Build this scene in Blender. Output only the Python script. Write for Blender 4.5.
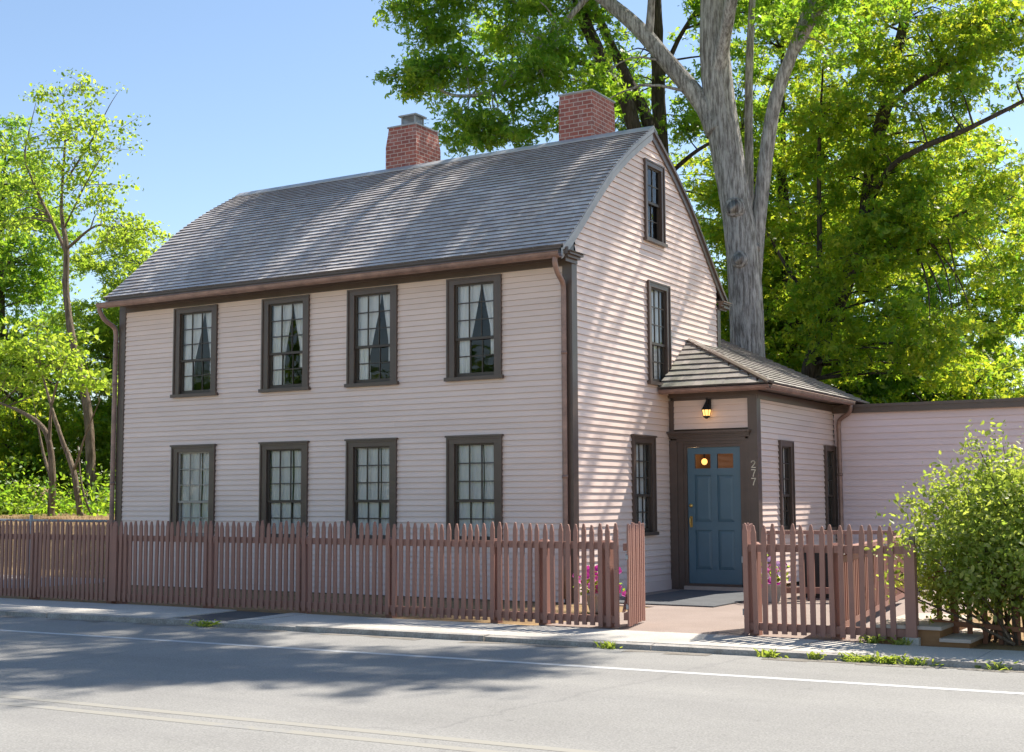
import bpy, math, random
import numpy as np
from mathutils import Vector, Matrix

rng = random.Random(7)
R = math.radians
for o in list(bpy.data.objects):
    bpy.data.objects.remove(o)
scene = bpy.context.scene
col = scene.collection

# ------------------------------------------------------------------ camera, light, exposure
cam_d = bpy.data.cameras.new("camera")
cam_d.sensor_width = 36.0
cam_d.lens = 46.48
cam_d.clip_end = 2000.0
cam = bpy.data.objects.new("camera", cam_d)
col.objects.link(cam)
PITCH, YAW, ROLL = R(5.379), R(30.972), R(-0.242)
fw = Vector((-math.sin(YAW) * math.cos(PITCH), math.cos(YAW) * math.cos(PITCH), math.sin(PITCH)))
rt = Vector((math.cos(YAW), math.sin(YAW), 0))
up = rt.cross(fw)
rt, up = math.cos(ROLL) * rt + math.sin(ROLL) * up, -math.sin(ROLL) * rt + math.cos(ROLL) * up
cam.matrix_world = Matrix(((rt.x, up.x, -fw.x, 8.09), (rt.y, up.y, -fw.y, -14.98), (rt.z, up.z, -fw.z, 1.30), (0, 0, 0, 1)))
scene.camera = cam

SUN_AZ, SUN_EL = R(19.0), R(53.0)
world = bpy.data.worlds.new("World")
scene.world = world
world.use_nodes = True
wn = world.node_tree.nodes
sky = wn.new("ShaderNodeTexSky")
sky.sky_type = 'NISHITA'
sky.sun_disc = False
sky.sun_elevation = SUN_EL
sky.sun_rotation = SUN_AZ
sky.air_density = 1.0
sky.dust_density = 0.3
sky.ozone_density = 1.0
world.node_tree.links.new(sky.outputs[0], wn["Background"].inputs[0])
wn["Background"].inputs[1].default_value = 0.047
sun_d = bpy.data.lights.new("sun", 'SUN')
sun_d.energy = 2.3
sun_d.angle = R(0.55)
sun_d.color = (1.0, 0.93, 0.83)
sun = bpy.data.objects.new("sun", sun_d)
col.objects.link(sun)
sdir = Vector((math.sin(SUN_AZ) * math.cos(SUN_EL), math.cos(SUN_AZ) * math.cos(SUN_EL), math.sin(SUN_EL)))
sun.rotation_euler = sdir.to_track_quat('Z', 'Y').to_euler()
sun.location = sdir * 60

scene.view_settings.view_transform = 'Standard'
scene.view_settings.look = 'None'
scene.view_settings.exposure = 2.03
scene.view_settings.gamma = 1.0
scene.view_settings.use_curve_mapping = False
scene.render.engine = 'CYCLES'
scene.cycles.max_bounces = 10
scene.cycles.diffuse_bounces = 6
scene.cycles.transmission_bounces = 8
scene.cycles.transparent_max_bounces = 16
scene.cycles.sample_clamp_indirect = 6.0
scene.cycles.caustics_reflective = False
scene.cycles.caustics_refractive = False

# ------------------------------------------------------------------ materials
def new_mat(name):
    m = bpy.data.materials.new(name)
    m.use_nodes = True
    nt = m.node_tree
    return m, nt, nt.nodes["Principled BSDF"]

def N(nt, kind, **kw):
    n = nt.nodes.new(kind)
    for k, v in kw.items():
        setattr(n, k, v)
    return n

def ramp(nt, fac, stops):
    r = nt.nodes.new("ShaderNodeValToRGB")
    el = r.color_ramp.elements
    while len(el) > 1:
        el.remove(el[-1])
    el[0].position = stops[0][0]
    el[0].color = (*stops[0][1], 1)
    for p, c in stops[1:]:
        e = el.new(p)
        e.color = (*c, 1)
    nt.links.new(fac, r.inputs[0])
    return r

def noise(nt, scale, detail=4, rough=0.6, vec=None, mapping=None):
    if vec is None:
        tc = N(nt, "ShaderNodeTexCoord")
        vec = tc.outputs["Object"]
    if mapping:
        mp = N(nt, "ShaderNodeMapping")
        mp.inputs["Scale"].default_value = mapping
        nt.links.new(vec, mp.inputs["Vector"])
        vec = mp.outputs[0]
    n = N(nt, "ShaderNodeTexNoise")
    n.inputs["Scale"].default_value = scale
    n.inputs["Detail"].default_value = detail
    n.inputs["Roughness"].default_value = rough
    nt.links.new(vec, n.inputs["Vector"])
    return n

def bump(nt, b, height, strength, dist=0.01):
    bp = N(nt, "ShaderNodeBump")
    bp.inputs["Strength"].default_value = strength
    bp.inputs["Distance"].default_value = dist
    nt.links.new(height, bp.inputs["Height"])
    nt.links.new(bp.outputs[0], b.inputs["Normal"])

def mix_rgb(nt, fac, a, b, mode='MIX'):
    m = N(nt, "ShaderNodeMix", data_type='RGBA', blend_type=mode)
    for sock, v in ((m.inputs[0], fac), (m.inputs[6], a), (m.inputs[7], b)):
        if hasattr(v, 'links'):
            nt.links.new(v, sock)
        elif isinstance(v, (int, float)):
            sock.default_value = v
        else:
            sock.default_value = (*v, 1)
    return m.outputs[2]

def paint(name, c, rough=0.6, var=0.12, scale=3.0, island=0.0, stretch=None, spec=0.35, bmp=0.0):
    """painted or plain surface with broad mottling, and a per-board shade when island > 0"""
    m, nt, b = new_mat(name)
    n = noise(nt, scale, 6, 0.65, mapping=stretch)
    lo = tuple(x * (1 - var) for x in c)
    hi = tuple(min(1, x * (1 + var)) for x in c)
    out = ramp(nt, n.outputs[0], [(0.3, lo), (0.7, hi)]).outputs[0]
    if island:
        g = N(nt, "ShaderNodeNewGeometry")
        r2 = ramp(nt, g.outputs["Random Per Island"], [(0, (1 - island,) * 3), (1, (1 + island,) * 3)])
        out = mix_rgb(nt, 1.0, out, r2.outputs[0], 'MULTIPLY')
    nt.links.new(out, b.inputs["Base Color"])
    b.inputs["Roughness"].default_value = rough
    b.inputs["Specular IOR Level"].default_value = spec
    if bmp:
        n2 = noise(nt, 40, 5, 0.7, mapping=stretch)
        bump(nt, b, n2.outputs[0], bmp, 0.004)
    return m

M = {}
M['clap'] = paint("pinkish_beige_clapboard_paint", (0.84, 0.66, 0.57), 0.42, 0.07, 1.2, 0.045, (0.6, 0.6, 2.0), 0.5, 0.12)
M['clap_annex'] = paint("mauve_clapboard_paint", (0.82, 0.66, 0.655), 0.5, 0.06, 1.2, 0.03, (0.6, 0.6, 2.0), 0.4, 0.12)
M['clap_edge'] = paint("board_edge_lap_shade", (0.33, 0.235, 0.185), 0.85, 0.2, 5)  # brown undersides paint in the shade line beneath each lap
M['shingle_butt'] = paint("weathered_shingle_end_and_shade", (0.15, 0.125, 0.115), 0.9, 0.25, 5)  # weathered ends, made darker to draw the shade line between courses
M['trim'] = paint("dark_brown_trim_paint", (0.105, 0.072, 0.056), 0.36, 0.12, 4, 0.06, None, 0.55, 0.08)
M['trim_grey'] = paint("grey_trim_and_rake_glare", (0.40, 0.40, 0.40), 0.45, 0.12, 4, 0.05, None, 0.4, 0.1)  # on the front rake this grey stands in for sun glare on brown paint
M['sash'] = paint("dark_brown_sash_paint", (0.075, 0.060, 0.048), 0.45, 0.1, 6)
M['sash_light'] = paint("pale_grey_storm_sash", (0.36, 0.33, 0.29), 0.5, 0.1, 6)
M['fence'] = paint("red_brown_fence_stain", (0.31, 0.168, 0.132), 0.7, 0.14, 5, 0.14, (1, 1, 0.25), 0.25, 0.3)
M['copper'], nt, b = new_mat("aged_copper")
n = noise(nt, 7, 5, 0.7, mapping=(0.6, 0.6, 1))
nt.links.new(ramp(nt, n.outputs[0], [(0.3, (0.20, 0.125, 0.10)), (0.55, (0.32, 0.20, 0.16)), (0.75, (0.44, 0.27, 0.205))]).outputs[0], b.inputs["Base Color"])
b.inputs["Metallic"].default_value = 0.25
b.inputs["Roughness"].default_value = 0.45
M['metal'] = paint("dull_galvanised_metal", (0.33, 0.34, 0.35), 0.4, 0.15, 8)
M['brass'], nt, b = new_mat("brass")
b.inputs["Base Color"].default_value = (0.72, 0.48, 0.15, 1)
b.inputs["Metallic"].default_value = 0.9
b.inputs["Roughness"].default_value = 0.3
M['door'] = paint("teal_blue_door_paint", (0.10, 0.175, 0.22), 0.4, 0.05, 3, 0, None, 0.45)
M['numeral'] = paint("cream_numeral_paint", (0.80, 0.74, 0.58), 0.4, 0.03, 3)
M['iron'] = paint("black_iron", (0.020, 0.020, 0.021), 0.5, 0.15, 9)
M['hollow'] = paint("dark_tree_hollow", (0.012, 0.010, 0.009), 1.0, 0.1, 5, 0, None, 0.0)

# shingles: weathered cedar, each shingle its own grey
def shingle_mat(name, stops, moss=None):
    m, nt, b = new_mat(name)
    g = N(nt, "ShaderNodeNewGeometry")
    r1 = ramp(nt, g.outputs["Random Per Island"], stops)
    n = noise(nt, 1.1, 5, 0.6)
    r2 = ramp(nt, n.outputs[0], [(0.3, (0.82, 0.80, 0.79)), (0.7, (1.12, 1.12, 1.14))])
    out = mix_rgb(nt, 1.0, r1.outputs[0], r2.outputs[0], 'MULTIPLY')
    n3 = noise(nt, 9, 6, 0.75, mapping=(1, 1, 1))
    r3 = ramp(nt, n3.outputs[0], [(0.35, (0.86, 0.84, 0.82)), (0.65, (1.08, 1.08, 1.08))])
    out = mix_rgb(nt, 1.0, out, r3.outputs[0], 'MULTIPLY')
    if moss:
        n4 = noise(nt, 2.3, 5, 0.7)
        f = ramp(nt, n4.outputs[0], [(0.48, (0, 0, 0)), (0.7, (1, 1, 1))])
        out = mix_rgb(nt, f.outputs[0], out, moss)
    nt.links.new(out, b.inputs["Base Color"])
    b.inputs["Roughness"].default_value = 0.6
    b.inputs["Specular IOR Level"].default_value = 0.5
    n2 = noise(nt, 30, 5, 0.7, mapping=(2.5, 0.4, 1))
    bump(nt, b, n2.outputs[0], 0.35, 0.006)
    return m
M['shingle'] = shingle_mat("weathered_cedar_shingle", [(0, (0.45, 0.42, 0.41)), (0.5, (0.55, 0.52, 0.505)), (1, (0.62, 0.585, 0.55))])
M['shingle_low'] = shingle_mat("mossy_cedar_shingle", [(0, (0.23, 0.215, 0.19)), (0.5, (0.30, 0.275, 0.245)), (1, (0.38, 0.34, 0.30))], (0.24, 0.24, 0.175))

# brick
M['brick'], nt, b = new_mat("red_chimney_brick")
tc = N(nt, "ShaderNodeTexCoord")
sp = N(nt, "ShaderNodeSeparateXYZ")
nt.links.new(tc.outputs["Object"], sp.inputs[0])
ad = N(nt, "ShaderNodeMath", operation='ADD')
nt.links.new(sp.outputs[0], ad.inputs[0])
nt.links.new(sp.outputs[1], ad.inputs[1])
cb = N(nt, "ShaderNodeCombineXYZ")
nt.links.new(ad.outputs[0], cb.inputs[0])
nt.links.new(sp.outputs[2], cb.inputs[1])
br = N(nt, "ShaderNodeTexBrick")
br.offset = 0.5
for k, v in (("Scale", 1.0), ("Brick Width", 0.155), ("Row Height", 0.066), ("Mortar Size", 0.0065), ("Mortar Smooth", 0.15), ("Bias", 0.0)):
    br.inputs[k].default_value = v
br.inputs["Color1"].default_value = (0.24, 0.075, 0.06, 1)
br.inputs["Color2"].default_value = (0.36, 0.115, 0.085, 1)
br.inputs["Mortar"].default_value = (0.46, 0.36, 0.32, 1)
nt.links.new(cb.outputs[0], br.inputs["Vector"])
n = noise(nt, 5, 6, 0.7)
dirt = ramp(nt, n.outputs[0], [(0.52, (0, 0, 0)), (0.8, (0.55, 0.55, 0.55))])
nt.links.new(mix_rgb(nt, dirt.outputs[0], br.outputs[0], (0.46, 0.38, 0.36)), b.inputs["Base Color"])
b.inputs["Roughness"].default_value = 0.85
bump(nt, b, br.outputs["Fac"], -0.6, 0.008)

# glass: clear with a real reflection
M['glass'] = bpy.data.materials.new("window_glass")
M['glass'].use_nodes = True
nt = M['glass'].node_tree
nt.nodes.remove(nt.nodes["Principled BSDF"])
fr = N(nt, "ShaderNodeFresnel")
fr.inputs[0].default_value = 1.5
tr = N(nt, "ShaderNodeBsdfTransparent")
tr.inputs[0].default_value = (0.99, 0.995, 0.99, 1)
gl = N(nt, "ShaderNodeBsdfGlossy")
gl.inputs["Roughness"].default_value = 0.01
wob = noise(nt, 3.0, 2, 0.5)
bp = N(nt, "ShaderNodeBump")
bp.inputs["Strength"].default_value = 0.12
bp.inputs["Distance"].default_value = 0.01
nt.links.new(wob.outputs[0], bp.inputs["Height"])
nt.links.new(bp.outputs[0], gl.inputs["Normal"])
mx = N(nt, "ShaderNodeMixShader")
nt.links.new(fr.outputs[0], mx.inputs[0])
nt.links.new(tr.outputs[0], mx.inputs[1])
nt.links.new(gl.outputs[0], mx.inputs[2])
nt.links.new(mx.outputs[0], nt.nodes["Material Output"].inputs[0])

def translucent_mat(name, base_stops, trans, fac, rough=0.5, spec=0.3):
    m, nt, b = new_mat(name)
    g = N(nt, "ShaderNodeNewGeometry")
    r1 = ramp(nt, g.outputs["Random Per Island"], base_stops)
    nt.links.new(r1.outputs[0], b.inputs["Base Color"])
    b.inputs["Roughness"].default_value = rough
    b.inputs["Specular IOR Level"].default_value = spec
    t = N(nt, "ShaderNodeBsdfTranslucent")
    r2 = ramp(nt, g.outputs["Random Per Island"], trans)
    nt.links.new(r2.outputs[0], t.inputs[0])
    mx = N(nt, "ShaderNodeMixShader")
    mx.inputs[0].default_value = fac
    nt.links.new(b.outputs[0], mx.inputs[1])
    nt.links.new(t.outputs[0], mx.inputs[2])
    nt.links.new(mx.outputs[0], nt.nodes["Material Output"].inputs[0])
    return m
M['curtain'] = translucent_mat("white_sheer_curtain", [(0, (0.95, 0.95, 0.94)), (1, (0.95, 0.95, 0.94))], [(0, (0.8, 0.8, 0.78)), (1, (0.8, 0.8, 0.78))], 0.06, 0.8)
def leaf_mat(name, dark, mid, light, tl, tm):
    return translucent_mat(name, [(0, dark), (0.5, mid), (1, light)], [(0, tl), (1, tm)], 0.56, 0.45, 0.35)
M['leaf_maple'] = leaf_mat("maple_leaf", (0.042, 0.105, 0.018), (0.065, 0.145, 0.026), (0.095, 0.175, 0.03), (0.28, 0.56, 0.035), (0.58, 0.76, 0.05))
M['leaf_yellow'] = leaf_mat("yellow_green_leaf", (0.045, 0.115, 0.018), (0.075, 0.15, 0.02), (0.14, 0.185, 0.02), (0.32, 0.60, 0.035), (0.82, 0.84, 0.05))
M['leaf_fresh'] = leaf_mat("fresh_green_leaf", (0.06, 0.12, 0.02), (0.09, 0.155, 0.025), (0.12, 0.18, 0.03), (0.46, 0.68, 0.05), (0.70, 0.84, 0.08))
M['leaf_shrub'] = leaf_mat("shrub_leaf", (0.12, 0.18, 0.04), (0.20, 0.26, 0.065), (0.38, 0.39, 0.17), (0.40, 0.55, 0.06), (0.62, 0.68, 0.09))
M['leaf_orange'] = leaf_mat("turning_leaf", (0.14, 0.14, 0.018), (0.19, 0.15, 0.02), (0.22, 0.12, 0.02), (0.66, 0.50, 0.04), (0.72, 0.40, 0.04))
def bark_mat(name, c1, c2):
    m, nt, b = new_mat(name)
    n = noise(nt, 9, 8, 0.72, mapping=(2.4, 2.4, 0.30))
    n2 = noise(nt, 1.6, 4, 0.6)
    r = ramp(nt, n.outputs[0], [(0.40, c1), (0.60, c2)])
    r2 = ramp(nt, n2.outputs[0], [(0.3, (0.75, 0.75, 0.74)), (0.7, (1.15, 1.15, 1.13))])
    nt.links.new(mix_rgb(nt, 1.0, r.outputs[0], r2.outputs[0], 'MULTIPLY'), b.inputs["Base Color"])
    b.inputs["Roughness"].default_value = 0.9
    b.inputs["Specular IOR Level"].default_value = 0.15
    bump(nt, b, n.outputs[0], 1.0, 0.05)
    return m
M['bark'] = bark_mat("grey_maple_bark", (0.17, 0.155, 0.145), (0.52, 0.505, 0.49))
M['bark_dark'] = bark_mat("dark_brown_bark", (0.045, 0.037, 0.03), (0.12, 0.10, 0.085))
M['bark_tan'] = bark_mat("tan_brown_bark", (0.12, 0.085, 0.06), (0.27, 0.21, 0.16))

# ground surfaces
def ground_mat(name, stops, scale, fine=90, rough=0.9, bstr=0.3, extra=None):
    m, nt, b = new_mat(name)
    tc = N(nt, "ShaderNodeTexCoord")
    n = noise(nt, scale, 6, 0.65, tc.outputs["Object"])
    n2 = noise(nt, fine, 3, 0.7, tc.outputs["Object"])
    r = ramp(nt, n.outputs[0], stops)
    r2 = ramp(nt, n2.outputs[0], [(0.3, (0.72, 0.72, 0.72)), (0.7, (1.25, 1.25, 1.25))])
    out = mix_rgb(nt, 1.0, r.outputs[0], r2.outputs[0], 'MULTIPLY')
    if extra:
        out = extra(nt, tc, out)
    nt.links.new(out, b.inputs["Base Color"])
    b.inputs["Roughness"].default_value = rough
    b.inputs["Specular IOR Level"].default_value = 0.25
    bump(nt, b, n2.outputs[0], bstr, 0.004)
    return m
def cracks(nt, tc, out):
    # thin dark crack lines and broad patchy wear
    v = N(nt, "ShaderNodeTexVoronoi", feature='DISTANCE_TO_EDGE')
    v.inputs["Scale"].default_value = 0.2
    nz = noise(nt, 1.7, 5, 0.7, tc.outputs["Object"])
    mxv = N(nt, "ShaderNodeMix", data_type='VECTOR')
    mxv.inputs[0].default_value = 0.25
    nt.links.new(tc.outputs["Object"], mxv.inputs[4])
    nt.links.new(nz.outputs[1], mxv.inputs[5])
    nt.links.new(mxv.outputs[1], v.inputs["Vector"])
    r = ramp(nt, v.outputs["Distance"], [(0.0, (0.86, 0.86, 0.87)), (0.003, (1, 1, 1))])
    out = mix_rgb(nt, 1.0, out, r.outputs[0], 'MULTIPLY')
    # wear streaks along the driving lanes and old repair patches
    st_ = noise(nt, 1.0, 4, 0.6, tc.outputs["Object"], (0.05, 1.1, 1))
    r = ramp(nt, st_.outputs[0], [(0.3, (0.90, 0.90, 0.905)), (0.65, (1.05, 1.05, 1.04))])
    out = mix_rgb(nt, 1.0, out, r.outputs[0], 'MULTIPLY')
    sp_ = noise(nt, 9.0, 3, 0.6, tc.outputs["Object"])
    r = ramp(nt, sp_.outputs[0], [(0.22, (0.80, 0.80, 0.80)), (0.36, (1, 1, 1))])
    out = mix_rgb(nt, 1.0, out, r.outputs[0], 'MULTIPLY')
    return out
M['asphalt'] = ground_mat("worn_grey_asphalt", [(0.3, (0.235, 0.228, 0.213)), (0.7, (0.275, 0.267, 0.25))], 0.6, 70, 0.85, 0.5, cracks)
M['asphalt_patch'] = ground_mat("dark_asphalt_patch", [(0.3, (0.075, 0.075, 0.075)), (0.7, (0.11, 0.108, 0.105))], 2, 90)
M['concrete'] = ground_mat("pale_concrete", [(0.25, (0.38, 0.355, 0.31)), (0.5, (0.47, 0.44, 0.39)), (0.75, (0.53, 0.50, 0.445))], 1.3, 80)
M['granite'] = ground_mat("rough_granite_kerb", [(0.3, (0.25, 0.23, 0.205)), (0.7, (0.42, 0.395, 0.36))], 5, 60, 0.85, 0.9)
M['court'] = ground_mat("pinkish_brown_paving_paint", [(0.3, (0.25, 0.195, 0.165)), (0.7, (0.31, 0.245, 0.21))], 1.2, 60, 0.7, 0.15)
M['earth'] = ground_mat("dry_brown_earth", [(0.3, (0.19, 0.12, 0.06)), (0.55, (0.30, 0.20, 0.10)), (0.75, (0.36, 0.25, 0.12))], 3, 40, 0.95, 0.8)
M['turf'] = ground_mat("rough_green_turf", [(0.3, (0.045, 0.07, 0.02)), (0.7, (0.10, 0.13, 0.04))], 0.8, 25, 0.95, 0.8)
M['driveway'] = ground_mat("pale_gravel_drive", [(0.3, (0.36, 0.31, 0.29)), (0.7, (0.46, 0.40, 0.37))], 1.2, 50)
def paint_line(name, c, keep):
    # worn road paint: wear shows the asphalt colour through
    m, nt, b = new_mat(name)
    n = noise(nt, 14, 6, 0.75)
    n2 = noise(nt, 1.0, 3, 0.6)
    a = N(nt, "ShaderNodeMath", operation='ADD')
    nt.links.new(n.outputs[0], a.inputs[0])
    nt.links.new(n2.outputs[0], a.inputs[1])
    r = ramp(nt, a.outputs[0], [(keep, (0.255, 0.248, 0.232)), (min(1, keep + 0.12), c)])
    nt.links.new(r.outputs[0], b.inputs["Base Color"])
    b.inputs["Roughness"].default_value = 0.8
    return m
M['white_line'] = paint_line("worn_white_road_paint", (0.46, 0.46, 0.45), 0.70)
M['yellow_line'] = paint_line("faded_yellow_road_paint", (0.285, 0.268, 0.228), 0.86)
M['mat'] = ground_mat("dark_grey_rubber_mat", [(0.3, (0.085, 0.09, 0.095)), (0.7, (0.12, 0.125, 0.13))], 3, 120)
M['tread'] = paint("pale_worn_wood_tread", (0.48, 0.40, 0.34), 0.8, 0.15, 4)
M['wood'] = paint("orange_brown_wood", (0.27, 0.14, 0.06), 0.65, 0.25, 3, 0.1, (1, 1, 4), 0.3)
M['rust_wood'] = paint("rusty_red_brown_post_stain", (0.26, 0.115, 0.065), 0.7, 0.2, 5, 0.1)
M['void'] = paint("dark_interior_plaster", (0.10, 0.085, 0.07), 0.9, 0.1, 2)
M['petal'] = translucent_mat("petunia_petal", [(0, (0.55, 0.02, 0.32)), (0.55, (0.62, 0.05, 0.42)), (0.56, (0.70, 0.55, 0.72)), (1, (0.75, 0.66, 0.76))], [(0, (0.6, 0.03, 0.4)), (1, (0.7, 0.5, 0.7))], 0.3, 0.6)
M['petal_pink'] = translucent_mat("pink_petal", [(0, (0.60, 0.03, 0.36)), (1, (0.74, 0.14, 0.46))], [(0, (0.7, 0.05, 0.4)), (1, (0.8, 0.2, 0.5))], 0.3, 0.6)
M['pot'] = paint("pale_stoneware", (0.42, 0.40, 0.38), 0.6, 0.1, 5)
M['cloud'] = None
def emit(name, c, s):
    m = bpy.data.materials.new(name)
    m.use_nodes = True
    nt = m.node_tree
    e = N(nt, "ShaderNodeEmission")
    e.inputs[0].default_value = (*c, 1)
    e.inputs[1].default_value = s
    nt.links.new(e.outputs[0], nt.nodes["Material Output"].inputs[0])
    return m
M['lamp'] = emit("warm_lamp_glow", (1.0, 0.55, 0.16), 0.55)
M['bulb'] = emit("warm_bulb", (1.0, 0.45, 0.12), 0.6)

# ------------------------------------------------------------------ mesh helpers
class MB:
    """collects faces, builds one mesh object"""
    def __init__(s):
        s.v, s.f = [], []
        s.edges, s.edge_mat = set(), None
    def face(s, pts):
        i = len(s.v)
        s.v += [tuple(p) for p in pts]
        s.f.append(tuple(range(i, i + len(pts))))
    def solid(s, pts8):
        i = len(s.v)
        s.v += [tuple(p) for p in pts8]
        for q in ((3, 2, 1, 0), (4, 5, 6, 7), (0, 1, 5, 4), (1, 2, 6, 5), (2, 3, 7, 6), (3, 0, 4, 7)):
            s.f.append(tuple(i + k for k in q))
    def box(s, x0, x1, y0, y1, z0, z1, F=None):
        p = [(x0, y0, z0), (x1, y0, z0), (x1, y1, z0), (x0, y1, z0), (x0, y0, z1), (x1, y0, z1), (x1, y1, z1), (x0, y1, z1)]
        s.solid([F(*q) for q in p] if F else p)
    def prism(s, outline, a, b, F):
        """outline of (u, w) points swept along the third axis from a to b through F(u, w, t)"""
        n = len(outline)
        i = len(s.v)
        s.v += [tuple(F(u, w, a)) for u, w in outline] + [tuple(F(u, w, b)) for u, w in outline]
        s.f.append(tuple(range(i, i + n))[::-1])
        s.f.append(tuple(range(i + n, i + 2 * n)))
        for k in range(n):
            k2 = (k + 1) % n
            s.f.append((i + k, i + k2, i + n + k2, i + n + k))
    def tube(s, path, sides=8, caps=True, jitter=0.0, r=None, ridge=0.0):
        """path of (x, y, z, radius)"""
        P = [Vector(p[:3]) for p in path]
        rad = [p[3] if len(p) > 3 else 0.02 for p in path]
        if len(P) < 2:
            return
        t0 = (P[1] - P[0]).normalized()
        a = t0.orthogonal().normalized()
        rings = []
        ph = [r.uniform(-1, 1) for _ in range(sides)] if ridge else None
        for k in range(len(P)):
            if ridge:
                ph = [0.96 * q + 0.22 * r.uniform(-1, 1) for q in ph]
            t = (P[min(k + 1, len(P) - 1)] - P[max(k - 1, 0)]).normalized()
            a = (a - t * a.dot(t))
            if a.length < 1e-6:
                a = t.orthogonal()
            a.normalize()
            b = t.cross(a)
            i = len(s.v)
            for j in range(sides):
                th = 2 * math.pi * j / sides
                rr = rad[k] * (1 + (ridge * ph[j] if ridge else (r.uniform(-jitter, jitter) if r else 0)))
                q = P[k] + (a * math.cos(th) + b * math.sin(th)) * rr
                s.v.append(tuple(q))
            rings.append(i)
        for k in range(len(rings) - 1):
            for j in range(sides):
                j2 = (j + 1) % sides
                s.f.append((rings[k] + j, rings[k] + j2, rings[k + 1] + j2, rings[k + 1] + j))
        if caps:
            s.f.append(tuple(rings[0] + j for j in range(sides))[::-1])
            s.f.append(tuple(rings[-1] + j for j in range(sides)))
    def lathe(s, prof, cx, cy, sides=16):
        """profile of (radius, z)"""
        s.tube([(cx, cy, z + 1e-5 * k, max(r, 0.0005)) for k, (r, z) in enumerate(prof)], sides)
    def build(s, name, mat, parent=None, smooth=False, loc=None, bevel=0.0):
        me = bpy.data.meshes.new(name)
        v = s.v
        if loc:
            v = [(x - loc[0], y - loc[1], z - loc[2]) for x, y, z in v]
        me.from_pydata(v, [], s.f)
        me.materials.append(mat)
        if s.edge_mat:
            me.materials.append(s.edge_mat)
            me.polygons.foreach_set("material_index", [1 if k in s.edges else 0 for k in range(len(s.f))])
        if smooth:
            me.polygons.foreach_set("use_smooth", [True] * len(me.polygons))
        me.update()
        o = bpy.data.objects.new(name, me)
        col.objects.link(o)
        if parent:
            o.parent = parent
        elif loc:
            o.location = loc
        if bevel:
            bv = o.modifiers.new("bevel", 'BEVEL')
            bv.width = bevel
            bv.segments = 2
            bv.limit_method = 'ANGLE'
        return o

def tag(o, label=None, cat=None, group=None, kind=None):
    for k, v in (("label", label), ("category", cat), ("group", group), ("kind", kind)):
        if v:
            o[k] = v
    return o
def thing(name, label, cat, loc=(0, 0, 0), group=None):
    o = bpy.data.objects.new(name, None)
    o.empty_display_size = 0.2
    col.objects.link(o)
    o.location = loc
    return tag(o, label, cat, group)
def struct(name, mb, mat, **kw):
    return tag(mb.build(name, mat, **kw), kind='structure')
def smooth_path(pts, sub=4):
    """Catmull-Rom through (x, y, z, r)"""
    P = [np.array(p, float) for p in pts]
    P = [2 * P[0] - P[1]] + P + [2 * P[-1] - P[-2]]
    out = []
    for i in range(1, len(P) - 2):
        for k in range(sub):
            t = k / sub
            a, b, c, d = P[i - 1:i + 3]
            out.append(0.5 * (2 * b + (c - a) * t + (2 * a - 5 * b + 4 * c - d) * t * t + (3 * b - a - 3 * c + d) * t ** 3))
    out.append(P[-2])
    for q in out:
        q[3] = max(q[3], 0.002)
    return [tuple(q) for q in out]

# wall frames: (u along the wall, n outward, z)
FRONT = lambda u, n, z: (u, -n, z)
GABLE = lambda u, n, z: (n, u, z)
LEFTW = lambda u, n, z: (-8.28 - n + max(0.0, z - 4.5) * 0.125, u, z)
REAR = lambda u, n, z: (u, 5.03 + n, z)
VFRONT = lambda u, n, z: (u, 3.01 - n, z)
VRIGHT = lambda u, n, z: (1.36 + n, u, z)
ANNEX = lambda u, n, z: (u, 6.60 - n, z)

def clapboards(F, z0, z1, span, expo, holes=(), t=0.017):
    """lapped boards: span(z) gives (u0, u1); holes are (u0, u1, z0, z1)"""
    mb = MB()
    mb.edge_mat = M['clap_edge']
    k = 0
    z = z0
    while z < z1 - 1e-4:
        zb, zt = z, min(z + expo, z1)
        cuts = sorted({zb, zt} | {h for q in holes for h in q[2:4] if zb < h < zt})
        for a, b in zip(cuts[:-1], cuts[1:]):
            (l0, r0), (l1, r1) = span(a), span(b)
            mid = (a + b) / 2
            hs = sorted((q[0], q[1]) for q in holes if q[2] < mid < q[3])
            segs, cur = [], None
            edges = [(l0, l1)]
            for h0, h1 in hs:
                edges.append((h0, h0))
                edges.append((h1, h1))
            edges.append((r0, r1))
            na = t - (t - 0.001) * (a - zb) / expo
            nb = t - (t - 0.001) * (b - zb) / expo
            for e in range(0, len(edges), 2):
                (ua0, ua1), (ub0, ub1) = edges[e], edges[e + 1]
                if ub0 - ua0 < 1e-3 and ub1 - ua1 < 1e-3:
                    continue
                # butt joints at random places split long boards
                pieces = [(0.0, 1.0)]
                if ub0 - ua0 > 2.4:
                    c = rng.uniform(0.25, 0.75)
                    pieces = [(0.0, c), (c, 1.0)]
                for c0, c1 in pieces:
                    x00, x01 = ua0 + (ub0 - ua0) * c0, ua0 + (ub0 - ua0) * c1
                    x10, x11 = ua1 + (ub1 - ua1) * c0, ua1 + (ub1 - ua1) * c1
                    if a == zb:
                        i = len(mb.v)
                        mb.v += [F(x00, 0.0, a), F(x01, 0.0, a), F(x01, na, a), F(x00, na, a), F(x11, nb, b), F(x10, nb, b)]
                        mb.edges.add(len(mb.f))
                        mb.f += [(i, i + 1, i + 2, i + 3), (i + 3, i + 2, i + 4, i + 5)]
                    else:
                        mb.face([F(x00, na, a), F(x01, na, a), F(x11, nb, b), F(x10, nb, b)])
        z += expo
        k += 1
    return mb

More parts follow.
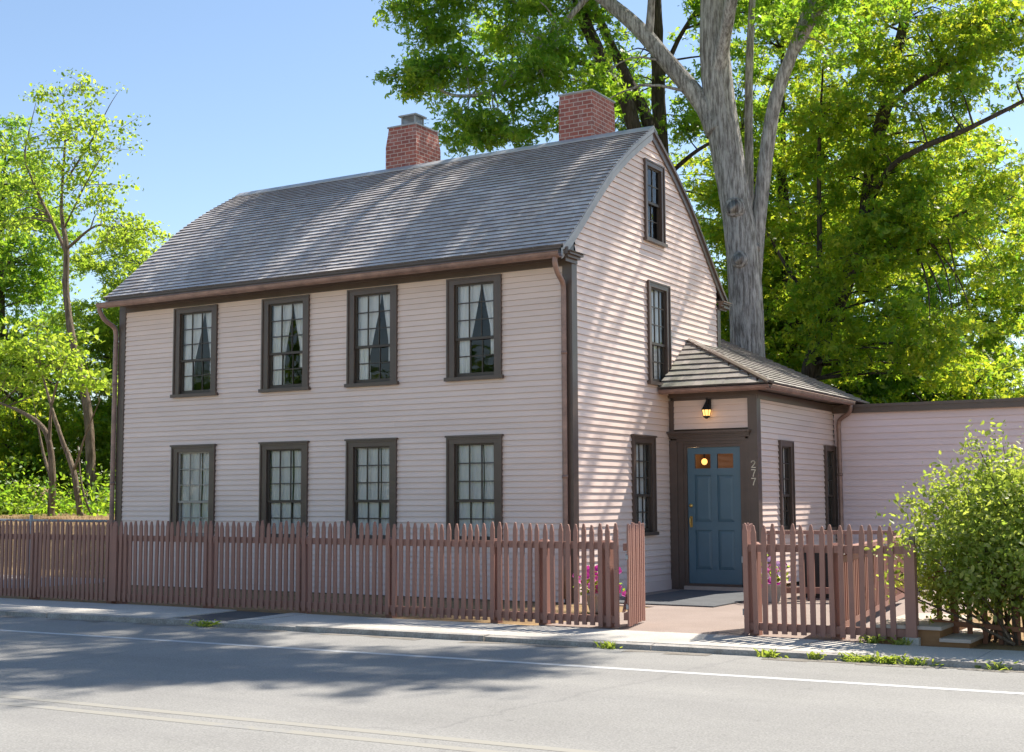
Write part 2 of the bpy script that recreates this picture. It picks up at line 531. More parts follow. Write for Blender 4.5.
def curtain_panel(mb, F, n, top, bot, left, right, folds, amp, ph=0.0):
    """cloth between edge functions left(v), right(v), v from 0 at the top to 1 at the bottom"""
    nu, nv = 22, 10
    i = len(mb.v)
    for a in range(nv + 1):
        v = a / nv
        z = top + (bot - top) * v
        l, r = left(v), right(v)
        for b in range(nu + 1):
            u = b / nu
            mb.v.append(F(l + (r - l) * u, n + amp * math.sin(ph + u * folds * 2 * math.pi + 0.5 * math.sin(3 * v + ph)), z))
    for a in range(nv):
        for b in range(nu):
            q = i + a * (nu + 1) + b
            mb.f.append((q, q + 1, q + nu + 2, q + nu + 1))

def window(parent, F, a0, a1, z0, z1, cols=3, rows=(3, 2), cas=0.115, style='tied', sash_mat=None, label=None, seed=0, cap=False, mir=False):
    """double-hung window: casing > sill, two sashes, panes, curtains. Returns the wall hole."""
    sm = sash_mat or M['sash']
    r = random.Random(seed)
    mb = MB()
    d = 0.034
    ch = min(cas, 0.085)
    mb.box(a0, a0 + cas, 0.002, d, z0 + 0.05, z1 - ch, F)
    mb.box(a1 - cas, a1, 0.002, d, z0 + 0.05, z1 - ch, F)
    mb.box(a0, a1, 0.002, d + 0.002, z1 - ch, z1, F)
    if cap:
        mb.box(a0 - 0.018, a1 + 0.018, 0.002, d + 0.03, z1 + 0.002, z1 + 0.028, F)
    # back band round the outer edge and the jamb lining
    e = 0.022
    mb.box(a0 - 0.004, a0 + e, d - 0.006, d + 0.016, z0 + 0.05, z1 + 0.001, F)
    mb.box(a1 - e, a1 + 0.004, d - 0.006, d + 0.016, z0 + 0.05, z1 + 0.001, F)
    mb.box(a0 + e + 0.001, a1 - e - 0.001, d - 0.006, d + 0.0155, z1 - e, z1 + 0.0005, F)
    h0, h1, hz0, hz1 = a0 + cas - 0.012, a1 - cas + 0.012, z0 + 0.06, z1 - ch + 0.012
    mb.box(h0 - 0.03, h0 + 0.002, -0.12, 0.001, hz0, hz1, F)
    mb.box(h1 - 0.002, h1 + 0.03, -0.12, 0.001, hz0, hz1, F)
    mb.box(h0 + 0.003, h1 - 0.003, -0.12, 0.0015, hz1 - 0.002, hz1 + 0.03, F)
    w = mb.build('window', M['trim'], parent)
    if label:
        w['label'] = label
    sb = MB()
    sb.box(a0 - 0.03, a1 + 0.03, -0.118, d + 0.035, z0, z0 + 0.048, F)
    sb.build('sill', M['trim'], w)
    # sashes
    g0, g1, gz0, gz1 = h0 + 0.004, h1 - 0.004, z0 + 0.05, hz1 - 0.004
    zm = gz0 + (gz1 - gz0) * rows[1] / (rows[0] + rows[1]) + 0.01
    glass = MB()
    for (zb, zt, n1, nr, mc) in ((zm - 0.02, gz1, 0.0, rows[0], sm), (gz0, zm + 0.018, -0.027, rows[1], sm)):
        s = MB()
        st = 0.036
        nn0, nn1 = n1 - 0.026, n1
        s.box(g0, g0 + st, nn0, nn1, zb, zt, F)
        s.box(g1 - st, g1, nn0, nn1, zb, zt, F)
        s.box(g0 + st + 0.0005, g1 - st - 0.0005, nn0, nn1 - 0.001, zt - 0.03, zt, F)
        s.box(g0 + st + 0.0005, g1 - st - 0.0005, nn0, nn1 - 0.001, zb, zb + (0.055 if zb == gz0 else 0.036), F)
        mw = 0.007
        lo, hi = zb + (0.055 if zb == gz0 else 0.036), zt - 0.03
        for c in range(1, cols):
            x = g0 + st + (g1 - g0 - 2 * st) * c / cols
            s.box(x - mw, x + mw, nn0 + 0.004, nn1 - 0.003, lo, hi, F)
        for q in range(1, nr):
            z = lo + (hi - lo) * q / nr
            s.box(g0 + st, g1 - st, nn0 + 0.005, nn1 - 0.004, z - mw, z + mw, F)
        s.build('sash', mc, w)
        gn = n1 - 0.014
        glass.face([F(g0 + st, gn, lo), F(g1 - st, gn, lo), F(g1 - st, gn, hi), F(g0 + st, gn, hi)])
    gp = glass.build('pane', M['glass'], w)
    # make sure the panes face outwards
    nrm = gp.data.polygons[0].normal
    out = Vector(F(0, 1, 0)) - Vector(F(0, 0, 0))
    if nrm.dot(out) < 0:
        gp.data.flip_normals()
    W = g1 - g0
    cn = -0.067
    if style == 'tied':
        gap = 0.63 + r.uniform(-0.05, 0.04)
        ax = g0 + W * gap
        tie = r.uniform(0.56, 0.72)
        lfun = lambda v: g0 - 0.01
        rfun = lambda v: ax - (W * (gap - 0.34)) * min(1, v / tie) ** 1.15 + (0.02 * W if v > tie else 0)
        rl = lambda v: ax + W * 0.005 + (W * (1 - gap) * 0.5) * min(1, v / tie) ** 1.1
        m1 = MB()
        curtain_panel(m1, F, cn, gz1 + 0.01, gz0, lfun, rfun, 4, 0.012, r.random() * 6)
        m1.build('curtain', M['curtain'], w, True)
        m2 = MB()
        curtain_panel(m2, F, cn - 0.008, gz1 + 0.01, gz0 + 0.30, rl, lambda v: g1 + 0.01, 3, 0.012, r.random() * 6)
        m2.build('curtain', M['curtain'], w, True)
    elif style == 'full':
        c = g0 + W * (0.64 + r.uniform(-0.03, 0.03))
        m1 = MB()
        curtain_panel(m1, F, cn, gz1 + 0.01, gz0, lambda v: g0 - 0.01, lambda v: c - 0.004 + 0.012 * math.sin(5 * v), 6, 0.013, r.random() * 6)
        m1.build('curtain', M['curtain'], w, True)
        m2 = MB()
        curtain_panel(m2, F, cn - 0.012, gz1 + 0.01, gz0, lambda v: c + 0.004 + 0.012 * math.sin(5 * v), lambda v: g1 + 0.01, 3, 0.013, r.random() * 6)
        m2.build('curtain', M['curtain'], w, True)
    return (h0, h1, z0 + 0.03, hz1)

# ------------------------------------------------------------------ ground and road
KX = 0.0415                                  # the street runs a little askew to the house
ca, sa = math.cos(math.atan(KX)), math.sin(math.atan(KX))
K0 = -4.04                                   # back of the kerb face on the line x = 0
def rd(s, t, z=0.0):                         # along the street, out from the kerb
    return (s * ca + t * sa, K0 + s * sa - t * ca, z)
g = MB()
kl, kr = rd(-900, 0.02), rd(900, 0.02)
g.face([(kl[0], kl[1], -0.13), (kr[0], kr[1], -0.13), (900, 1200, -0.13), (-900, 1200, -0.13)])
g.face([(-900, -900, -0.13), (900, -900, -0.13), (kr[0], kr[1], -0.13), (kl[0], kl[1], -0.13)])
struct('ground', g, M['turf'])
g = MB()
g.face([rd(-300, 0.0, -0.06), rd(-300, 9.8, -0.06), rd(300, 9.8, -0.06), rd(300, 0.0, -0.06)])
struct('road', g, M['asphalt'])
g = MB()
g.face([rd(-300, 1.25, -0.0585), rd(-300, 1.35, -0.0585), rd(300, 1.35, -0.0585), rd(300, 1.25, -0.0585)])
struct('road_edge_line', g, M['white_line'])
g = MB()
for t in (4.60, 4.83):
    g.face([rd(-300, t, -0.0585), rd(-300, t + 0.095, -0.0585), rd(300, t + 0.095, -0.0585), rd(300, t, -0.0585)])
struct('road_centre_lines', g, M['yellow_line'])
g = MB()
g.face([rd(-300, 8.4, -0.0585), rd(-300, 8.51, -0.0585), rd(300, 8.51, -0.0585), rd(300, 8.4, -0.0585)])
struct('far_edge_line', g, M['white_line'])
g = MB()
g.box(-300, 300, 9.8, 9.95, -0.14, 0.05, lambda s, t, z: rd(s, t, z))
g.box(-300, 300, 9.95, 11.6, -0.14, 0.045, lambda s, t, z: rd(s, t, z))
struct('opposite_pavement', g, M['concrete'])
# sandy grit washed into the gutter
g = MB()
s = -40.0
while s < 40:
    w0, w1 = rng.uniform(0.05, 0.22), rng.uniform(0.05, 0.22)
    g.face([rd(s, 0.005, -0.0575), rd(s, w0, -0.0575), rd(s + 0.4, w1, -0.0575), rd(s + 0.4, 0.005, -0.0575)])
    s += rng.choice((0.4, 0.4, 0.4, 0.9))
struct('gutter_grit', g, ground_mat("grey_brown_road_grit", [(0.3, (0.16, 0.14, 0.115)), (0.7, (0.25, 0.23, 0.20))], 5, 60))
g = MB()
g.box(-300, 300, 11.601, 36.0, -0.14, 0.035, lambda s, t, z: rd(s, t, z))
struct('opposite_bounce_ground', g, ground_mat("sandy_bounce_ground", [(0.3, (0.52, 0.42, 0.30)), (0.7, (0.62, 0.51, 0.38))], 0.7, 60))  # unseen ground added across the street to bounce warm light onto the front
# kerb stones, slightly uneven lengths and heights
g = MB()
s = -70.0
kr_ = random.Random(3)
while s < 60:
    L = kr_.uniform(1.3, 2.4)
    dz, dt = kr_.uniform(-0.012, 0.006), kr_.uniform(-0.012, 0.012)
    nseg = 6
    for k in range(nseg):
        a, b = s + L * k / nseg, s + L * (k + 1) / nseg - (0.012 if k == nseg - 1 else 0)
        j = [kr_.uniform(-0.006, 0.006) for _ in range(2)]
        g.solid([rd(a, 0.0 + dt + j[0], -0.14), rd(b, 0.0 + dt + j[1], -0.14), rd(b, -0.13, -0.14), rd(a, -0.13, -0.14),
                 rd(a, 0.0 + dt - 0.015 + j[0], -0.006 + dz), rd(b, -0.015 + dt + j[1], -0.006 + dz), rd(b, -0.13, -0.002 + dz / 2), rd(a, -0.13, -0.002 + dz / 2)])
    s += L
struct('kerb', g, M['granite'])
# pavement slabs, from kerb back to fence line
g = MB()
xs = [-70, -50, -30, -20, -14]
x = -11.0
while x < 12:
    xs.append(x)
    x += kr_.uniform(1.45, 1.65)
xs += [14, 30, 60]
patch0, patch1 = -3.0, -2.15
for a, b in zip(xs[:-1], xs[1:]):
    z = kr_.uniform(-0.006, 0.004)
    for (p, q) in ([(a, b)] if b < patch0 or a > patch1 else [(a, min(b, patch0)), (max(a, patch1), b)]):
        if q - p < 0.05:
            continue
        def S(x, back):
            y = -2.93 if back else K0 + KX * x + 0.135
            return (x, y)
        (x0, y0), (x1, y1), (x2, y2), (x3, y3) = S(p, 0), S(q - 0.008, 0), S(q - 0.008, 1), S(p, 1)
        g.solid([(x0, y0, -0.12), (x1, y1, -0.12), (x2, y2, -0.12), (x3, y3, -0.12), (x0, y0, z - 0.004), (x1, y1, z - 0.004), (x2, y2, z + 0.006), (x3, y3, z + 0.006)])
struct('pavement', g, M['concrete'])
g = MB()
g.solid([(patch0 + 0.0, K0 + KX * patch0 + 0.13, -0.12), (patch1 - 0.01, K0 + KX * patch1 + 0.13, -0.12), (patch1 - 0.01, -2.93, -0.12), (patch0 + 0.0, -2.93, -0.12),
         (patch0 + 0.0, K0 + KX * patch0 + 0.13, -0.012), (patch1 - 0.01, K0 + KX * patch1 + 0.13, -0.012), (patch1 - 0.01, -2.93, -0.004), (patch0, -2.93, -0.004)])
struct('pavement_patch', g, M['asphalt_patch'])
# yard strip behind the fence, paved entrance court, drive and bank on the left
g = MB()
g.box(-8.9, -0.1, -2.925, 0.06, -0.125, -0.012)
g.box(-0.1, 1.15, -2.925, -0.06, -0.125, -0.0125)
struct('yard_soil', g, M['earth'])
g = MB()
g.box(1.152, 4.55, -2.925, 2.0, -0.125, 0.0)
g.box(-0.02, 1.148, -0.055, 3.0, -0.125, 0.0)
g.box(1.152, 4.55, 2.004, 6.6, -0.125, -0.001)
struct('entrance_court', g, M['court'])
g = MB()
g.box(4.56, 40, -2.925, 6.6, -0.125, -0.02)
struct('garden_soil', g, M['earth'])
g = MB()
g.box(-60, -8.92, -2.925, 1.05, -0.125, -0.004)
struct('driveway', g, M['driveway'])
g = MB()
prof = [(1.05, -0.12), (1.06, 0.0), (1.5, 0.12), (2.1, 0.62), (2.5, 0.86), (3.2, 0.93), (6, 0.98), (12, 1.05), (40, 2.2), (60, 2.6)]
br_ = random.Random(5)
nx = 60
pts = []
for k in range(nx + 1):
    x = -95 + (95 - 8.9) * k / nx
    pts.append([(x, y + (br_.uniform(-0.12, 0.12) if 1 < y < 12 and j > 1 else 0), z + (br_.uniform(-0.05, 0.05) if j > 1 else 0)) for j, (y, z) in enumerate(prof)])
for k in range(nx):
    for j in range(len(prof) - 1):
        g.face([pts[k][j], pts[k + 1][j], pts[k + 1][j + 1], pts[k][j + 1]])
g.face([p for p in pts[-1]] + [(-8.9, 60, -0.13)])
struct('bank', g, M['earth'])

# ------------------------------------------------------------------ the house
house = thing('clapboard_house', 'two storey pinkish beige clapboard house with bowed grey shingle roof and brown trim', 'house')
WX = [(-7.067, -6.167), (-5.249, -4.352), (-3.634, -2.765), (-1.917, -1.047)]
fh = []
for k, (a, b) in enumerate(WX):
    fh.append(window(house, FRONT, a, b, 2.92, 4.325, style='tied', seed=k, label='upper front window with tied back sheer curtains' if k == 0 else None))
for k, (a, b) in enumerate(WX):
    fh.append(window(house, FRONT, a, b, 0.72, 2.15, style='full', seed=10 + k, cap=True, sash_mat=M['sash_light'] if k == 0 else None,
                     label='lower front window with pale grey storm sash' if k == 0 else None))
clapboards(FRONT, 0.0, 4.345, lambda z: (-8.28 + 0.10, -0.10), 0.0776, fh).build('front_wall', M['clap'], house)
# roof profile: (distance from ridge line, z); ridge at y = 2.52
RY = 2.515
PROF = [(0.0, 6.775), (0.3, 6.60), (0.75, 6.32), (1.1, 6.07), (1.365, 5.87), (1.7, 5.57), (2.2, 5.09), (2.5, 4.81), (2.745, 4.60), (2.80, 4.565)]
def prof_z(d):
    d = abs(d)
    for (d0, z0), (d1, z1) in zip(PROF[:-1], PROF[1:]):
        if d <= d1:
            return z0 + (z1 - z0) * (d - d0) / (d1 - d0)
    return PROF[-1][1]
def gable_span(z):
    if z <= 4.42:
        return (0.10, 4.93)
    lo, hi = 0.0, 2.9
    for _ in range(30):
        m = (lo + hi) / 2
        if prof_z(m) - 0.08 > z:
            lo = m
        else:
            hi = m
    d = min(lo, 2.415)
    return (RY - d, RY + d)
gh = [window(house, GABLE, 2.232, 2.90, 5.05, 6.27, cols=2, rows=(2, 2), cas=0.09, style='none', seed=30, label='narrow attic window in the gable'),
      window(house, GABLE, 2.293, 3.038, 2.96, 4.48, style='full', cas=0.10, seed=31),
      window(house, GABLE, 1.715, 2.443, 0.80, 2.19, style='full', cas=0.10, seed=32, cap=True)]
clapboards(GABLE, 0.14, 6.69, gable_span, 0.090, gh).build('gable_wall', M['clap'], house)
fb = MB()
fb.box(0.10, 3.0, 0.0, 0.02, -0.05, 0.138, GABLE)
fb.build('foundation_board', M['clap'], house)
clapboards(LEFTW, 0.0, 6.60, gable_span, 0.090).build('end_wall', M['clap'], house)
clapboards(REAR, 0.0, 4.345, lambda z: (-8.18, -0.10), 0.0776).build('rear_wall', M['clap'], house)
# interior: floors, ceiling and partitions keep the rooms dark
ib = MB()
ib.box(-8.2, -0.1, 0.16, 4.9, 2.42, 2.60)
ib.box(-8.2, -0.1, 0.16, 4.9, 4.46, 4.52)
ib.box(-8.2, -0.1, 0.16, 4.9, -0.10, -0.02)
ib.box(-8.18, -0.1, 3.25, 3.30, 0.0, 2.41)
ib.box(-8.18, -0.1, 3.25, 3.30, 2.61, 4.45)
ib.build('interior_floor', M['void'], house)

# corner boards, frieze, cornice
for nm, x in (('corner_board', 0.0), ('corner_board', -8.28)):
    cbm = MB()
    sx = 1 if x == 0 else -1
    xo = x + sx * 0.026
    cbm.box(min(x - sx * 0.115, xo), max(x - sx * 0.115, xo), -0.026, -0.0, 0.0, 4.46)
    cbm.box(min(x, xo), max(x, xo), 0.0005, 0.115, 0.0, 4.40)
    cbm.build(nm, M['trim'], house)
cbm = MB()
cbm.box(0.0, 0.026, 4.93, 5.055, 0.0, 4.40)
cbm.build('corner_board', M['trim'], house)
fz = MB()
fz.box(-8.16, -0.12, 0.0, 0.024, 4.345, 4.47, FRONT)
fz.box(-8.16, -0.12, 0.0, 0.045, 4.425, 4.471, FRONT)
fz.build('frieze_board', M['trim'], house)
# box cornice at front and back: soffit and fascia
cn = MB()
cn.box(-8.36, 0.10, -0.24, 0.0, 4.472, 4.50)
cn.box(-8.36, 0.10, -0.262, -0.241, 4.455, 4.545)
cn.build('cornice', M['trim'], house)
cn = MB()
cn.box(-8.36, 0.10, 5.03, 5.25, 4.40, 4.43)
cn.box(-8.36, 0.10, 5.251, 5.272, 4.39, 4.49)
cn.build('cornice', M['trim'], house)
# cornice returns on the gable, moulded profile
for y0, y1 in ((-0.27, 0.12), (4.92, 5.29)):
    cr = MB()
    for (x1, za, zb, g_) in ((0.045, 4.37, 4.42, 0.0), (0.085, 4.421, 4.455, 0.01), (0.125, 4.456, 4.485, 0.02)):
        cr.box(0.0305, x1, y0 + 0.05 - g_, y1 - 0.02 + g_, za, zb)
    cr.solid([(-0.0, y0, 4.486), (0.15, y0, 4.486), (0.15, y1, 4.486), (-0.0, y1, 4.486), (0.0, y0, 4.50), (0.14, y0, 4.50), (0.14, y1, 4.50), (0.0, y1, 4.53)])
    if y0 < 0:
        cr.solid([(-0.02, -0.262, 4.501), (0.034, -0.262, 4.501), (0.034, 0.02, 4.531), (-0.02, 0.02, 4.531), (-0.02, -0.262, 4.55), (0.034, -0.262, 4.55), (0.034, 0.02, 4.80), (-0.02, 0.02, 4.80)])
    cr.build('cornice_return', M['trim'], house)

# roof: sheathing body plus lapped shingles
def arc_profile(sgn):
    pts = [(RY + sgn * d, z) for d, z in PROF]
    return [(pts[0][0], pts[0][1], 0.0, 0)] + pts[1:]
def roof_path(sgn):
    """arc-length table from eave up to ridge"""
    P = [(RY + sgn * d, z) for d, z in reversed(PROF)]
    S = [0.0]
    for a, b in zip(P[:-1], P[1:]):
        S.append(S[-1] + math.hypot(b[0] - a[0], b[1] - a[1]))
    return P, S
def on_path(PS, s):
    P, S = PS
    s = max(-0.1, min(s, S[-1]))
    for k in range(len(S) - 1):
        if s <= S[k + 1] or k == len(S) - 2:
            f = (s - S[k]) / (S[k + 1] - S[k])
            y = P[k][0] + (P[k + 1][0] - P[k][0]) * f
            z = P[k][1] + (P[k + 1][1] - P[k][1]) * f
            ty, tz = P[k + 1][0] - P[k][0], P[k + 1][1] - P[k][1]
            L = math.hypot(ty, tz)
            ny, nz = (-tz / L, ty / L) if ty > 0 else (tz / L, -ty / L)
            return y, z, ny, nz
def shingle_course(mb, pos, u0f, u1f, va, vb, vc, r, t=0.02, wmin=0.10, wmax=0.24):
    """one course: butts at va, visible to vb, tail under the next course to vc; pos(u, v, n)"""
    u = u0f(va)
    end = u1f(va)
    while u < end - 1e-3:
        w = r.uniform(wmin, wmax)
        w = min(w, end - u)
        if end - u - w < 0.05:
            w = end - u
        a = u + (0.002 if u > u0f(va) else 0)
        b = u + w
        dv = r.uniform(-0.0025, 0.0025)
        tt = t * r.uniform(0.92, 1.1)
        c0, c1 = max(a, u0f(vc)), min(b, u1f(vc))
        if c1 < c0:
            c0 = c1 = min(max((c0 + c1) / 2, a), b)
        i = len(mb.v)
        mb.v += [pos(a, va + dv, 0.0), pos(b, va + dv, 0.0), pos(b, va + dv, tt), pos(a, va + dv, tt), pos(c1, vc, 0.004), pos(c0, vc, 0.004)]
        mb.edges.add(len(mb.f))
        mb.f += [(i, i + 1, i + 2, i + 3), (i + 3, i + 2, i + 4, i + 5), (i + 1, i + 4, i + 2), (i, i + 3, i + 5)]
        u += w
XL, XR = -8.38, 0.05
XLR = -8.09                                  # the ridge is a little shorter than the eaves
sh = MB()
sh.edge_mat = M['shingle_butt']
r_ = random.Random(11)
for sgn in (-1, 1):
    PS = roof_path(sgn)
    total = PS[1][-1]
    nc = 36
    e = total / nc
    def pos(u, v, n, PS=PS):
        y, z, ny, nz = on_path(PS, v)
        return (u, y + ny * n, z + nz * n)
    for k in range(nc):
        va = k * e - (0.01 if k == 0 else 0)
        shingle_course(sh, pos, lambda v: XL + (XLR - XL) * max(v, 0) / total, lambda v: XR, va, va + e, min(va + e * 1.35, total), r_, 0.026)
roof = sh.build('roof', M['shingle'], house)
sb = MB()
outline = [(RY - d, z - 0.004) for d, z in reversed(PROF)] + [(RY + d, z - 0.004) for d, z in PROF[1:]]
inner = [(y, z - 0.075 if abs(y - RY) < 2.7 else z - 0.03) for y, z in outline]
n_ = len(outline)
for k in range(n_ - 1):
    (y0, z0), (y1, z1) = outline[k], outline[k + 1]
    (iy0, iz0), (iy1, iz1) = inner[k], inner[k + 1]
    xa, xb = [XL + 0.03 + (XLR - XL) * (1 - abs(q - RY) / 2.82) for q in (y0, y1)]
    sb.solid([(xa, iy0, iz0), (XR - .01, iy0, iz0), (XR - .01, iy1, iz1), (xb, iy1, iz1), (xa, y0, z0), (XR - .01, y0, z0), (XR - .01, y1, z1), (xb, y1, z1)])
sb.build('roof_sheathing', M['trim'], house)
# ridge boards
rb = MB()
for sgn in (-1, 1):
    y0, z0 = RY, 6.775
    d1 = 0.13
    z1 = prof_z(d1)
    rb.solid([(XLR - 0.005, y0, z0 + 0.012), (XR + 0.005, y0, z0 + 0.012), (XR + 0.005, y0 + sgn * d1, z1 + 0.012), (XLR - 0.005, y0 + sgn * d1, z1 + 0.012),
              (XLR - 0.005, y0, z0 + 0.042), (XR + 0.005, y0, z0 + 0.042), (XR + 0.005, y0 + sgn * d1, z1 + 0.036), (XLR - 0.005, y0 + sgn * d1, z1 + 0.036)])
rb.build('ridge_board', M['trim_grey'], roof)
# rake boards: brown fascia flat on the gable under the roof edge
for sx in (1, -1):
    for sgn in (-1, 1):
        rk, rc = MB(), MB()
        ds = [i * 2.80 / 22 for i in range(23)]
        for d0, d1 in zip(ds[:-1], ds[1:]):
            ya, yb = RY + sgn * d0, RY + sgn * d1
            za, zb = prof_z(d0), prof_z(d1)
            def X(d, w):
                return (w, ) [0] if sx > 0 else XL + 0.08 + (XLR - XL) * (1 - d / 2.82) - w
            for mb_, w0, w1, lo, hi in ((rk, 0.014, 0.036, -0.175, -0.004), (rc, 0.0365, 0.060, -0.055, 0.006)):
                mb_.solid([(X(d0, w0), ya, za + lo), (X(d0, w1), ya, za + lo), (X(d1, w1), yb, zb + lo), (X(d1, w0), yb, zb + lo),
                           (X(d0, w0), ya, za + hi), (X(d0, w1), ya, za + hi), (X(d1, w1), yb, zb + hi), (X(d1, w0), yb, zb + hi)])
        rb_o = rk.build('rake_board', M['trim_grey'] if sgn < 0 else M['trim'], house)  # front slope gets the grey: glare painted into the brown trim
        rc.build('rake_moulding', M['trim_grey'] if sgn < 0 else M['trim'], rb_o)

# gutters and downspouts
def gutter(parent, p0, p1, out, rad=0.068):
    """half round trough with a rolled lip"""
    mb = MB()
    d = (Vector(p1) - Vector(p0))
    o = Vector(out)
    arc = [(math.cos(th), math.sin(th)) for th in [math.pi + math.pi * k / 10 for k in range(11)]]
    ring = [(rad * c, rad * s) for c, s in arc]
    inner_ = [((rad - 0.006) * c, (rad - 0.006) * s) for c, s in reversed(arc)]
    loop = ring + [(rad + 0.012, 0.006), (rad + 0.006, 0.014), (rad - 0.006, 0.008)] + inner_
    mb.prism(loop, 0.0, 1.0, lambda a, b, t: tuple(Vector(p0) + d * t + o * a + Vector((0, 0, b))))
    L = d.length
    for k in range(1, int(L / 0.75)):
        t = k * 0.75 / L
        c = Vector(p0) + d * t
        # strap bracket
        a = c - o * rad + Vector((0, 0, 0.012))
        b = c + o * (rad + 0.008) + Vector((0, 0, 0.012))
        mb.tube([(*a, 0.006), (*b, 0.006)], 6)
    return mb.build('gutter', M['copper'], parent)
gutter(house, (-8.44, -0.335, 4.465), (0.03, -0.335, 4.465), (0, -1, 0))
def downspout(parent, path, rad=0.04, bands=()):
    mb = MB()
    mb.tube([(*p[:3], rad) for p in smooth_path([(*q, rad) for q in path], 5)], 12)
    for z, x, y in bands:
        mb.tube([(x, y, z - 0.02, rad + 0.006), (x, y, z + 0.02, rad + 0.006)], 12)
    o = mb.build('downspout', M['copper'], parent, True)
    return o
downspout(house, [(-8.42, -0.335, 4.44), (-8.42, -0.335, 4.36), (-8.39, -0.25, 4.22), (-8.355, -0.10, 4.12), (-8.345, -0.055, 4.0), (-8.345, -0.055, 3.6), (-8.345, -0.055, 2.0), (-8.345, -0.055, 0.05)], 0.038, [(3.2, -8.345, -0.055), (1.6, -8.345, -0.055)])
downspout(house, [(-0.05, -0.335, 4.41), (-0.05, -0.335, 4.33), (-0.055, -0.26, 4.22), (-0.065, -0.11, 4.11), (-0.07, -0.075, 3.98), (-0.07, -0.075, 3.6), (-0.07, -0.075, 2.0), (-0.07, -0.075, 0.05)], 0.036, [(3.2, -0.07, -0.075), (1.6, -0.07, -0.075)])

# chimneys
def chimney(x0, x1, y0, y1, zt, flare, cap):
    mb = MB()
    zb = 5.9
    f = flare
    # body with slightly spreading shoulders, in rings
    rings = [(zb, f), (zt - 0.32, f), (zt - 0.10, 0.008), (zt, 0.0)]
    for (za, fa), (zc, fc) in zip(rings[:-1], rings[1:]):
        mb.solid([(x0 - fa, y0 - fa, za), (x1 + fa, y0 - fa, za), (x1 + fa, y1 + fa, za), (x0 - fa, y1 + fa, za),
                  (x0 - fc, y0 - fc, zc), (x1 + fc, y0 - fc, zc), (x1 + fc, y1 + fc, zc), (x0 - fc, y1 + fc, zc)])
    ch = mb.build('chimney', M['brick'], house)
    cp = MB()
    cp.box(x0 - 0.02, x1 + 0.02, y0 - 0.02, y1 + 0.02, zt + 0.001, zt + 0.025)
    cx, cy = (x0 + x1) / 2, (y0 + y1) / 2
    if cap:
        # open metal spark cage with a lid
        a, b, c, d = x0 + 0.12, x1 - 0.17, y0 + 0.22, y1 - 0.2
        for px, py in ((a, c), (b, c), (b, d), (a, d)):
            cp.box(px - 0.014, px + 0.014, py - 0.014, py + 0.014, zt + 0.026, zt + 0.23)
        cp.box(a - 0.05, b + 0.05, c - 0.05, d + 0.05, zt + 0.231, zt + 0.255)
        for k in range(1, 12):
            x = a + (b - a) * k / 12
            for py in (c, d):
                cp.box(x - 0.004, x + 0.004, py - 0.003, py + 0.003, zt + 0.026, zt + 0.23)
            y = c + (d - c) * k / 12
            for px in (a, b):
                cp.box(px - 0.003, px + 0.003, y - 0.004, y + 0.004, zt + 0.026, zt + 0.23)
        cp.box(a + 0.05, b - 0.05, c + 0.05, d - 0.05, zt + 0.026, zt + 0.15)
    else:
        cp.box(cx - 0.10, cx + 0.10, cy - 0.12, cy + 0.12, zt + 0.026, zt + 0.08)
        cp.box(cx - 0.13, cx + 0.13, cy - 0.15, cy + 0.15, zt + 0.081, zt + 0.095)
    # lead flashing step at the roof
    cp.build('chimney_cap', M['metal'], ch)
chimney(-1.55, -0.99, 2.55, 3.30, 7.53, 0.012, False)
chimney(-4.82, -4.27, 2.55, 3.20, 7.51, 0.035, True)

# ------------------------------------------------------------------ entry vestibule (part of the house)
vh = [window(house, VRIGHT, 3.89, 4.48, 0.80, 2.175, style='full', cas=0.09, seed=41, cap=False),
      window(house, VRIGHT, 6.04, 6.60, 0.80, 2.17, style='full', cas=0.09, seed=42, cap=False)]
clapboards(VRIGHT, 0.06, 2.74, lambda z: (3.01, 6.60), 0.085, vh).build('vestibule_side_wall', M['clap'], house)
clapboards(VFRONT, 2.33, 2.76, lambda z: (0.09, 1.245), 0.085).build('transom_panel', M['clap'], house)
pm = MB()
pm.box(0.005, 1.355, -0.095, -0.062, 2.112, 2.86, VFRONT)
pm.box(0.005, 0.27, -0.095, -0.062, 0.0, 2.111, VFRONT)
pm.box(1.108, 1.24, -0.095, -0.062, 0.0, 2.111, VFRONT)
pm.build('backing_board', M['trim'], house)
pm = MB()
pm.box(1.245, 1.385, -0.12, 0.03, 0.0, 2.799, VFRONT)          # corner post
pm.build('corner_post', M['trim'], house)
pm = MB()
pm.box(0.015, 0.09, -0.02, 0.02, 2.30, 2.76, VFRONT)
pm.box(0.09, 1.245, -0.02, 0.022, 2.755, 2.80, VFRONT)
pm.box(0.0, 1.40, -0.02, 0.035, 2.80, 2.86, VFRONT)
pm.box(3.02, 6.6, 0.0, 0.03, 2.74, 2.85, VRIGHT)
pm.build('vestibule_frieze', M['trim'], house)
# door surround
ds = MB()
ds.box(0.015, 0.135, -0.02, 0.03, 0.0, 2.17, VFRONT)
ds.box(0.135, 0.225, -0.02, 0.012, 0.0, 2.15, VFRONT)
ds.box(0.225, 0.275, -0.06, -0.004, 0.0, 2.11, VFRONT)
ds.box(1.105, 1.15, -0.06, -0.004, 0.0, 2.11, VFRONT)
ds.box(1.15, 1.20, -0.02, 0.012, 0.0, 2.15, VFRONT)
ds.box(1.20, 1.243, -0.02, 0.028, 0.0, 2.17, VFRONT)
ds.box(0.276, 1.104, -0.06, -0.006, 2.065, 2.11, VFRONT)
ds.box(0.226, 1.149, -0.06, 0.010, 2.111, 2.15, VFRONT)
ds.box(0.136, 1.199, -0.02, 0.026, 2.151, 2.20, VFRONT)
